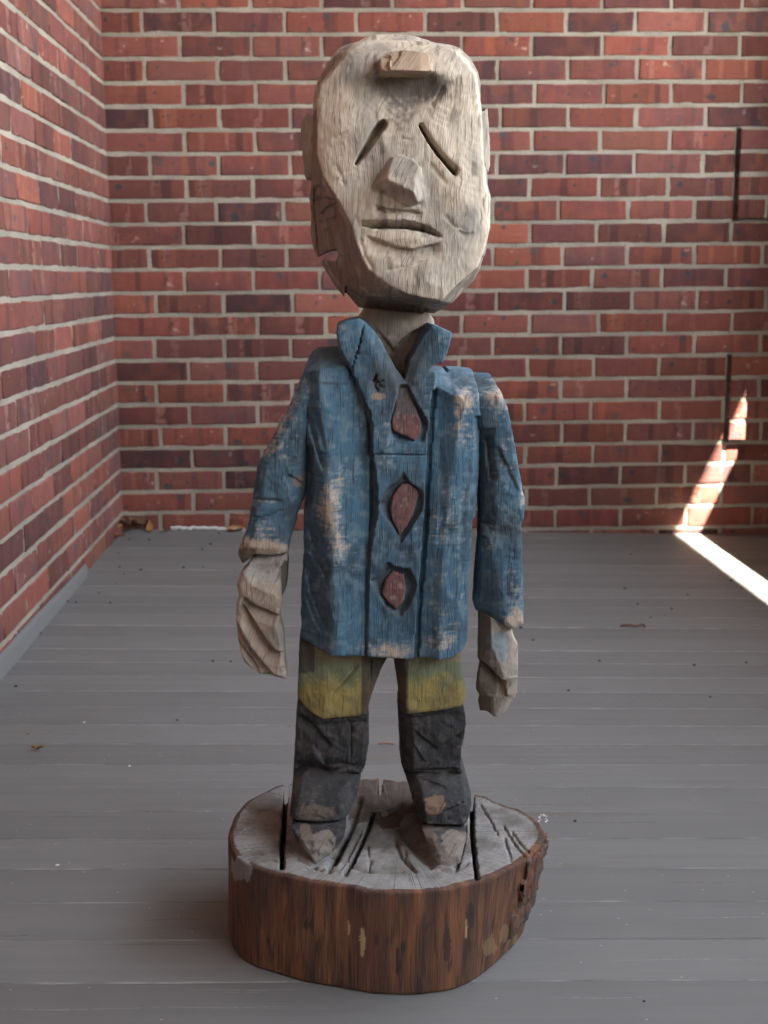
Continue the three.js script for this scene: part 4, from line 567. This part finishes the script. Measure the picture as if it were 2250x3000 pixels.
  for (const b of boots) {
    const g = carve(b.x, [0.105, 0.285], [-0.105, 0.1], 0.0017, (x, y) => {
      const [us, vs] = shB(x, y, ZL), zz = clamp((0.205 - y) / 0.08) * 0.07 + ZL, [u, v] = shB(x, y, zz), o = (b.shaft(u, v) + (vn(u / 10, v / 10, 4) - 0.5) * 5) * SB;
      let h = -3 - Math.max(0, 16 + b.shaft(us, vs)) * 0.1 * (v < 700 ? 1 : 0); const left = b === boots[0]; if (left && v < 680) h -= u < 500 ? (500 - u) * 0.09 : 0; if (!left && v < 700 && u < 945) h -= (945 - u) * 0.3;
      if (v > 686) { const du = u - b.ridge(v), k = du < 0 ? Math.max(0, -du - b.wl(v)) * (v > 905 ? 0.22 : 0.5) : Math.max(0, du - b.wr(v)) * (v > 905 ? 0.17 : 0.3); h = Math.max(h - 20, b.prof(v) - k - Math.abs(du) * 0.03); }
      for (const f of b.lines) h -= f(u, v); h += 3.2 * facet(u, v, 60, 65) + 0.55 * hatch(u, v, 55, 24, 47) + (vn(u / 24, v / 24, 6) - 0.5) * 2 + (vn(u / 9, v / 9, 6) - 0.5) * 0.8;
      return [o, ZL + h * MM, -0.1];
    });
    paint(g, (x, y, z, nx, ny, nz) => { const [u, v] = shB(x, y, z); let c = blackPaint(x, y, z, u, v, nx, ny, nz); for (const [a, e, ru, rv, k] of b.bare) if (gau(u, v, a, e, ru, rv) > 0.4 + wob(x, y, z, 110, 0.7)) c = mixc(c, k, 0.8); return c; });  // bare patches; each toe darker left of its ridge, lighter right
    mesh('boot', g, woodMat, statue);
  }
}
// ---------------------------------------------------------------- log base
{
  const TOPY = 0.121;
  const ring = new THREE.CatmullRomCurve3([[-0.199, -0.02], [-0.194, 0.040], [-0.168, 0.084], [-0.125, 0.112], [-0.075, 0.132], [-0.020, 0.148], [0.030, 0.146], [0.078, 0.128], [0.120, 0.094], [0.154, 0.052], [0.174, 0.004], [0.168, -0.046], [0.130, -0.096], [0.070, -0.142], [0.0, -0.167], [-0.08, -0.166], [-0.146, -0.146], [-0.186, -0.092]].map(p => new THREE.Vector3(p[0], 0, p[1])), true);
  const plan = polyD(ring.getSpacedPoints(110).slice(0, 110).map(p => [p.x, p.z]));
  const kerfs = [[[[352, 690], [342, 830], [326, 1112]], 12, 24], [[[1216, 760], [1218, 960], [1241, 1160]], 11, 24], [[[790, 690], [785, 760]], 8, 30], [[[752, 850], [730, 920], [690, 1010], [622, 1140]], 12, 14]].map(([p, w, d]) => [lineD(p), w, d]);
  const marks = [groove([[690, 760], [650, 900], [560, 1090]], 26, 30, 8), groove([[640, 930], [600, 1010], [540, 1125]], 10, 12, 6), groove([[700, 930], [650, 1030], [600, 1110]], 9, 10, 5), groove([[570, 1020], [500, 1080], [440, 1110]], 12, 10, 7), groove([[1060, 1110], [1130, 1120], [1200, 1080]], 12, 8, 5), groove([[900, 900], [960, 1010], [1040, 1100]], 40, 30, 7), groove([[1180, 900], [1170, 1000], [1140, 1110]], 16, 14, 7), groove([[1360, 900], [1420, 1000], [1470, 1060]], 6, 5, 4), groove([[1370, 960], [1380, 1010], [1400, 1080]], 7, 5, 4), groove([[1400, 930], [1440, 990], [1490, 1040]], 6, 5, 4), groove([[140, 940], [180, 920]], 8, 4, 5), groove([[700, 1040], [800, 1030], [900, 1050]], 10, 8, 2), groove([[620, 1080], [760, 1060], [950, 1090]], 8, 6, 2), groove([[905, 1020], [908, 1060]], 7, 7, 4), groove([[780, 860], [830, 840], [900, 800]], 16, 10, 6), groove([[640, 1100], [760, 1130], [900, 1120]], 7, 5, 3), groove([[820, 980], [900, 1000], [1000, 990]], 8, 6, 3), groove([[480, 1110], [560, 1080], [660, 1060]], 9, 7, 5), groove([[1250, 800], [1300, 880], [1340, 960]], 6, 5, 3), groove([[400, 1060], [470, 1090], [560, 1130]], 10, 8, 4), groove([[730, 1000], [740, 1080], [736, 1120]], 6, 6, 3), groove([[1100, 1130], [1140, 1110], [1190, 1090]], 7, 5, 4), groove([[180, 1010], [260, 1060], [310, 1080]], 6, 5, 2.5), groove([[850, 960], [880, 1040], [960, 1130]], 14, 10, 5)];
  const side = (x, z) => Math.atan2(z, x);
  const g = carve([-0.215, 0.195], [-0.165, 0.185], [-0.004, 0.137], 0.0019, (x, yv) => { // columns run upward here
    const z = -yv, [u, v] = shB(x, TOPY, z), a = side(x, z);
    const o = plan(x, z) + (fbm(Math.cos(a) * 5, Math.sin(a) * 5, 1, 3) - 0.5) * 0.004; let h = 0;
    h -= Math.max(0, 0.006 + o) * 300 * vn(a * 9, 2) ** 2;
    for (const [f, w, d] of kerfs) { const q = f(u, v); if (q[0] < w) h -= d * Math.min(1, (w - q[0]) / 3) * Math.min(1, (1 - q[1]) * 14 + 0.05) * (0.8 + 0.4 * vn(v / 20, u / 20)); }
    for (const f of marks) h -= f(u, v);
    h -= 9 * sst(690, 640, v) * 0; if (u > 690 && u < 890 && v < 860) h += 3 * vn(u / 30, v / 25) - 2; 
    h += Math.sin((v + 0.25 * u) / 7 + 3 * fbm(u / 90, v / 90, 2, 2)) * 0.35 + (fbm(u / 60, v / 40, 5, 3) - 0.5) * 3.5;
    return [o, TOPY + h * MM, 0.0005];
  }, (x, yv, y, d) => { const a = side(x, -yv); const grain = (fbm(Math.cos(a) * 14, Math.sin(a) * 14, y * 5, 3) - 0.5) * 0.0015 + (vn(Math.cos(a) * 170, Math.sin(a) * 170, y * 14) - 0.5) * 0.0008; if (d > -0.03 && x > 0.05) d = Math.max(d, plan(x, -yv) + 0.02 * sst(0.05, 0.14, x) * (1 - y / 0.12)); return d + grain * sst(-0.01, -0.002, d) * (y < TOPY - 0.004 ? 1 : 0.3); }, 0.0025);
  // columns were built along z: turn upright
  const p = g.attributes.position; for (let i = 0; i < p.count; i++) { const yv = p.getY(i), y = p.getZ(i); p.setY(i, y); p.setZ(i, -yv); } g.computeVertexNormals();
  const isSide = (x, y, z, ny) => ny < 0.6 && plan(x, z) > (x > 0.05 ? -0.008 - 0.024 * sst(0.05, 0.14, x) * (1 - y / 0.12) : -0.006);
  paint(g, (x, y, z, nx, ny, nz) => {
    const [u, v] = shB(x, y, z), a = side(x, z), ca = Math.cos(a), sa = Math.sin(a);
    if (isSide(x, y, z, ny)) {
      const s1 = fbm(ca * 16, sa * 16, y * 9, 4), s2 = fbm(ca * 260, sa * 260, y * 16 + 3, 3), s3 = fbm(ca * 9, sa * 9, y * 9, 3);
      let c = mixc([0.205, 0.085, 0.040], [0.10, 0.047, 0.03], sst(0.40, 0.68, s1 * 0.6 + s3 * 0.5)); c = c.map(q => q * (0.75 + 0.5 * s2)); c = mixc(c, [0.27, 0.135, 0.06], 0.35 * sst(0.58, 0.75, s2)); c = mixc(c, [0.035, 0.022, 0.018], 0.6 * sst(0.56, 0.74, fbm(ca * 13, sa * 13, y * 14 + 9, 4)));
      const ck = crackLine(Math.atan2(z, x) * 34, y * 9, 0.045) * sst(0.4, 0.6, fbm(ca * 20, sa * 20, y * 30, 2)); c = mixc(c, [0.03, 0.02, 0.016], 0.75 * ck);
      const topDark = sst(0.080, 0.119, y + (fbm(ca * 40, sa * 40, y * 20, 3) - 0.5) * 0.05); c = mixc(c, [0.045, 0.032, 0.028], 0.55 * topDark * sst(0.3, 0.6, s3 + 0.1));  // side darkens in patches towards the top edge
            const smear = gau(u, v, 140, 1110, 55, 60); if (smear > 0.35 + wob(x, y, z, 90, 0.9)) c = mixc(c, [0.26, 0.25, 0.245], 0.85);
      for (const [bu, bv, ru, rv] of [[705, 1450, 14, 70], [640, 1390, 5, 40], [1190, 1390, 5, 46]]) if (gau(u, v, bu, bv, ru, rv) > 0.4 + wob(x, y, z, 150, 0.4)) c = mixc(c, [0.46, 0.33, 0.19], 0.85);
      for (const [bu, bv, ru, rv] of [[1300, 1470, 36, 50], [1370, 1420, 28, 46], [1420, 1440, 16, 30]]) if (gau(u, v, bu, bv, ru, rv) > 0.42 + wob(x, y, z, 220, 1.1)) c = mixc(c, [0.26, 0.18, 0.095], 0.55);
      for (const [bu, bv, ru, rv] of [[1100, 1460, 18, 90], [870, 1540, 12, 70], [1210, 1320, 22, 60]]) if (gau(u, v, bu, bv, ru, rv) > 0.4 + wob(x, y, z, 150, 0.5)) c = mixc(c, [0.035, 0.025, 0.022], 0.8);
      return c;
    }
    const rings = 0.5 + 0.5 * Math.sin(Math.hypot(x + 0.01, (z + 0.02) * 1.15) * 900 + 6 * fbm(x * 20, z * 20, 1, 2)), n = fbm(x * 30, z * 30, y * 30, 4), f = fbm(x * 260, z * 260, y * 100, 2);
    let c = mixc([0.255, 0.245, 0.235], [0.14, 0.128, 0.115], sst(0.38, 0.68, n)); const q = (0.8 + 0.36 * f) * (0.93 + 0.09 * rings); c = c.map(k => k * q);
    if (v < 880 + wob(x, y, z, 60, 160) && u > 640 && u < 1000) c = mixc(c, [0.075, 0.05, 0.038], 0.8);
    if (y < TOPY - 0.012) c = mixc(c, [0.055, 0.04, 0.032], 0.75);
    if (gau(u, v, 230, 800, 90, 60) > 0.35 + wob(x, y, z, 80, 0.8)) c = mixc(c, [0.13, 0.115, 0.10], 0.6);
    return c;
  });
  const p2 = g.attributes.position, uv = g.attributes.uv; for (let i = 0; i < p2.count; i++) { const x = p2.getX(i), y = p2.getY(i), z = p2.getZ(i); if (g.attributes.normal.getY(i) > 0.55) uv.setXY(i, x / 0.25 + 0.37, z / 0.25); else uv.setXY(i, side(x, z) * 0.17 / 0.25, y / 0.25); }
  const base = mesh('log_base', g, woodMat, statue);
  // strip of bark left on the right flank
  const bp = polyD([[0.120, 0.066], [0.205, 0.066], [0.205, -0.012], [0.120, -0.012]]);
  const bk = carve([0.125, 0.2], [-0.072, 0.02], [0.012, 0.128], 0.0018, (x, yv) => [bp(x, -yv) + (vn(yv * 130, 3) - 0.5) * 0.01, 0.117 + (vn(x * 200, yv * 200) - 0.5) * 0.006, 0.022 + 0.25 * (yv + 0.066)], (x, yv, y, d) => { const P = plan(x, -yv) + 0.02 * sst(0.05, 0.14, x) * (1 - y / 0.12); return Math.max(d, P - 0.0045, -0.006 - P) + (fbm(x * 170, yv * 170, y * 70, 4) - 0.5) * 0.010; }, 0.001);
  const pb = bk.attributes.position; for (let i = 0; i < pb.count; i++) { const yv = pb.getY(i), y = pb.getZ(i); pb.setY(i, y); pb.setZ(i, -yv); } bk.computeVertexNormals();
  paint(bk, (x, y, z) => { const n = fbm(x * 110, y * 60, z * 110, 4); return mixc([0.15, 0.062, 0.034], [0.10, 0.08, 0.068], sst(0.4, 0.62, n)); });
  mesh('bark_strip', bk, woodMat, base);
}
// ------------------------------------------------------------------ small things on the floor
{
  const paintGrey = new THREE.MeshStandardMaterial({ color: new THREE.Color().setRGB(0.15, 0.15, 0.148), roughness: 0.9 });
  const hitFloor = (px, py) => { const d = new THREE.Vector3((px - 1125) / FPX, (1500 - py) / FPX, -1).applyQuaternion(camera.quaternion); return CAM.clone().addScaledVector(d, -CAM.y / d.y); };
  // painted strip along the foot of the side wall
  const sh = new THREE.Shape([[0, 0], [0.010, 0], [0.009, 0.008], [0.007, 0.030], [0.003, 0.040], [0, 0.041]].map(p => new THREE.Vector2(...p)));
  const sg = new THREE.ExtrudeGeometry(sh, { depth: 2.6, steps: 40, bevelEnabled: false }), sp = sg.attributes.position;
  for (let i = 0; i < sp.count; i++) { const z = sp.getZ(i); sp.setY(i, sp.getY(i) * (1 - 0.25 * sst(0.8, 0.0, z)) + (vn(z * 7, 2) - 0.5) * 0.002); }
  sg.translate(LEFT + 0.003, floorY(LEFT) + 0.001, -3.27); sg.computeVertexNormals(); mesh('foot_strip', sg, paintGrey, wallLeft);
  // bead of white caulk at the foot of the far wall
  const cpts = []; for (let i = 0; i <= 40; i++) { const X = -0.52 + i * 0.0056; cpts.push(new THREE.Vector3(X, floorY(X) + 0.001 + 0.007 * vn(i * 0.5, 3), -BACK + 0.004 + 0.005 * vn(i * 0.5, 9))); }
  const caulk = inBrickFrame(tag(mesh('caulk_bead', new THREE.TubeGeometry(new THREE.CatmullRomCurve3(cpts), 80, 0.006, 8), new THREE.MeshStandardMaterial({ color: new THREE.Color().setRGB(0.5, 0.49, 0.47), roughness: 0.8 }), scene), 'white caulk bead along the foot of the far brick wall', 'caulk'));
  // dry leaves
  const leafMats = [[0.26, 0.12, 0.035], [0.20, 0.10, 0.04], [0.14, 0.075, 0.035], [0.30, 0.16, 0.06]].map(c => new THREE.MeshStandardMaterial({ color: new THREE.Color().setRGB(...c), roughness: 0.85, side: THREE.DoubleSide }));
  const leafGeo = (L, W, curl, fold, s) => {
    const nx = 10, ny = 4, pos = [], idx = [];
    for (let layer = 0; layer < 2; layer++) for (let i = 0; i <= nx; i++) for (let j = 0; j <= ny; j++) {
      const t = i / nx, w = W * Math.pow(Math.sin(Math.PI * Math.min(0.98, t * 0.96 + 0.03)), 0.8) * (1 + 0.35 * (vn(t * 6, s, 3) - 0.5)), q = (j / ny - 0.5) * 2, a = curl * (t - 0.5);
      const x = L * (t - 0.5), z = w * 0.5 * q * Math.cos(fold * Math.abs(q)), y = L * 0.5 * (1 - Math.cos(a)) + Math.abs(q) * w * 0.5 * Math.sin(fold) + (vn(t * 5, q * 3, s) - 0.5) * 0.006;
      pos.push(x, y + (layer ? 0.0006 : 0), z);
    }
    const n = (nx + 1) * (ny + 1); for (let l = 0; l < 2; l++) for (let i = 0; i < nx; i++) for (let j = 0; j < ny; j++) { const a = l * n + i * (ny + 1) + j; if (l) idx.push(a, a + 1, a + ny + 2, a, a + ny + 2, a + ny + 1); else idx.push(a, a + ny + 2, a + 1, a, a + ny + 1, a + ny + 2); }
    const g = new THREE.BufferGeometry(); g.setAttribute('position', new THREE.Float32BufferAttribute(pos, 3)); g.setIndex(idx); g.computeVertexNormals(); g.computeBoundingBox(); g.translate(0, -g.boundingBox.min.y, 0); return g;
  };
  const leaf = (px, py, L, W, turn, tilt, lift, mat, label, group) => { const p = hitFloor(px, py); const m = mesh(numbered('dry_leaf'), leafGeo(L, W, rr(0.8, 2), rr(0.2, 0.8), rnd() * 50), leafMats[mat], scene); m.position.set(p.x, 0.001 + lift, p.z); m.rotation.set(tilt, turn, tilt * 0.4); tag(m, label, 'leaf', group); };
  const PL = 'brown curled dry leaf in the pile in the brick corner';
  for (const [px, py] of [[345, 1555], [362, 1548], [384, 1546], [402, 1550], [420, 1553], [372, 1556], [394, 1557], [358, 1562], [345, 1572], [336, 1580], [412, 1560], [440, 1557], [430, 1549], [378, 1541], [352, 1546], [398, 1542]]) leaf(px, py, rr(0.035, 0.07), rr(0.02, 0.035), rr(0, 6.3), rr(-0.5, 0.5), rr(0, 0.03), Math.floor(rnd() * 4), PL, 'leaves piled in the corner');
  leaf(690, 1556, 0.055, 0.03, 0.1, 0.2, 0, 3, 'orange dry leaf lying against the far wall behind the blue sleeve', undefined);
  leaf(480, 1560, 0.03, 0.015, 0.6, 0.1, 0, 2, 'small dark dry leaf beside the white caulk bead', undefined);
  const scrap = hitFloor(108, 2197), lm = mesh(numbered('leaf_scrap'), mergeGeometries([leafGeo(0.017, 0.009, 1.4, 0.5, 4), new THREE.TubeGeometry(new THREE.CatmullRomCurve3([new THREE.Vector3(0.006, 0.002, 0), new THREE.Vector3(0.014, 0.006, -0.004), new THREE.Vector3(0.021, 0.004, -0.005)]), 10, 0.0006, 5)].map(g => { const q = g.toNonIndexed(); q.deleteAttribute('uv'); return q; })), leafMats[3], scene);
  lm.position.copy(scrap); lm.position.y = 0.001; tag(lm, 'orange scrap of dry leaf with a thin stem on the grey boards', 'leaf');
  const twig = (px, py, pts, r, mat, label) => { const p = hitFloor(px, py), m = mesh(numbered('twig'), new THREE.TubeGeometry(new THREE.CatmullRomCurve3(pts.map(q => new THREE.Vector3(...q))), 16, r, 6), mat, scene); m.position.set(p.x, r, p.z); tag(m, label, 'twig'); };
  twig(1858, 1838, [[-0.03, 0, -0.006], [-0.012, 0.004, 0.004], [0.004, 0.002, 0.006], [0.018, 0.005, 0.002], [0.024, 0, 0.006]], 0.0026, leafMats[2], 'curled dry twig on the boards beside the sunlit strip');
  twig(1130, 2181, [[-0.013, 0, 0], [0, 0.001, -0.0005], [0.014, 0, 0.0005]], 0.0012, leafMats[3], 'straight straw lying on the boards behind the statue legs');
  const bit = (name, px, py, r, c, label, cat, group) => { const g = new THREE.IcosahedronGeometry(r, 1), p = g.attributes.position, s = rnd() * 90; for (let i = 0; i < p.count; i++) { const k = 0.75 + 0.5 * vn(p.getX(i) / r * 1.3 + s, p.getY(i) / r * 1.3, p.getZ(i) / r * 1.3); p.setXYZ(i, p.getX(i) * k * 1.25, p.getY(i) * k * 0.55, p.getZ(i) * k); } g.computeVertexNormals(); const q = hitFloor(px, py), m = mesh(numbered(name), g, c, scene); m.position.set(q.x, r * 0.42, q.z); m.rotation.y = rr(0, 6); tag(m, label, cat, group); };
  const black = new THREE.MeshStandardMaterial({ color: new THREE.Color().setRGB(0.02, 0.019, 0.018), roughness: 0.9 }), white = new THREE.MeshStandardMaterial({ color: new THREE.Color().setRGB(0.7, 0.69, 0.67), roughness: 0.9 }), red = leafMats[0];
  const z1 = ([x, y]) => [x / 1.843, 900 + y / 1.843], z2 = ([x, y]) => [1500 + x / 2.212, 900 + y / 2.212], z3 = ([x, y]) => [1450 + x / 2.011, 1900 + y / 2.011], z4 = ([x, y]) => [x / 1.843, 1900 + y / 1.843];
  const dots = [...[[640, 1330], [645, 1405], [760, 1420], [668, 1443], [623, 1496], [537, 1545], [365, 1590], [410, 1596], [595, 1597], [218, 1763], [1092, 1310], [1137, 1282], [990, 1408], [1098, 1405], [1183, 1222], [700, 1255], [805, 1258]].map(z1), ...[[770, 1603], [730, 1825], [1137, 1865], [813, 1925], [1033, 1957], [896, 2013], [1420, 1772], [135, 2160], [60, 2078]].map(z2), ...[[433, 250], [1173, 100], [1480, 85], [1268, 287], [472, 1018], [878, 2080], [615, 75]].map(z3), ...[[86, 206], [957, 388], [1150, 70], [1245, 72]].map(z4)];
  for (const [px, py] of dots) bit('black_speck', px, py, rr(0.0009, 0.0013) * (CAM.z - hitFloor(px, py).z), black, 'tiny black speck of grit on the grey floor boards', 'grit', 'black specks scattered over the floor');
  for (let i = 0; i < 12; i++) bit('white_crumb', 1578 + rr(0, 26), 2386 + i * 2.1, rr(0.0008, 0.0019), white, 'tiny white crumb on the boards just behind the log base', 'crumb', 'white crumbs behind the base');
  for (const q of [[455, 400], [700, 637], [310, 1172]]) { const [px, py] = z4(q); bit('paint_flake', px, py, 0.002, white, 'white paint flake on the grey floor boards', 'flake', 'paint flakes on the floor'); }
  bit('red_speck', 82, 2151, 0.0024, red, 'small orange red speck near the leaf scrap', 'speck');
}

renderer.render(scene, camera);
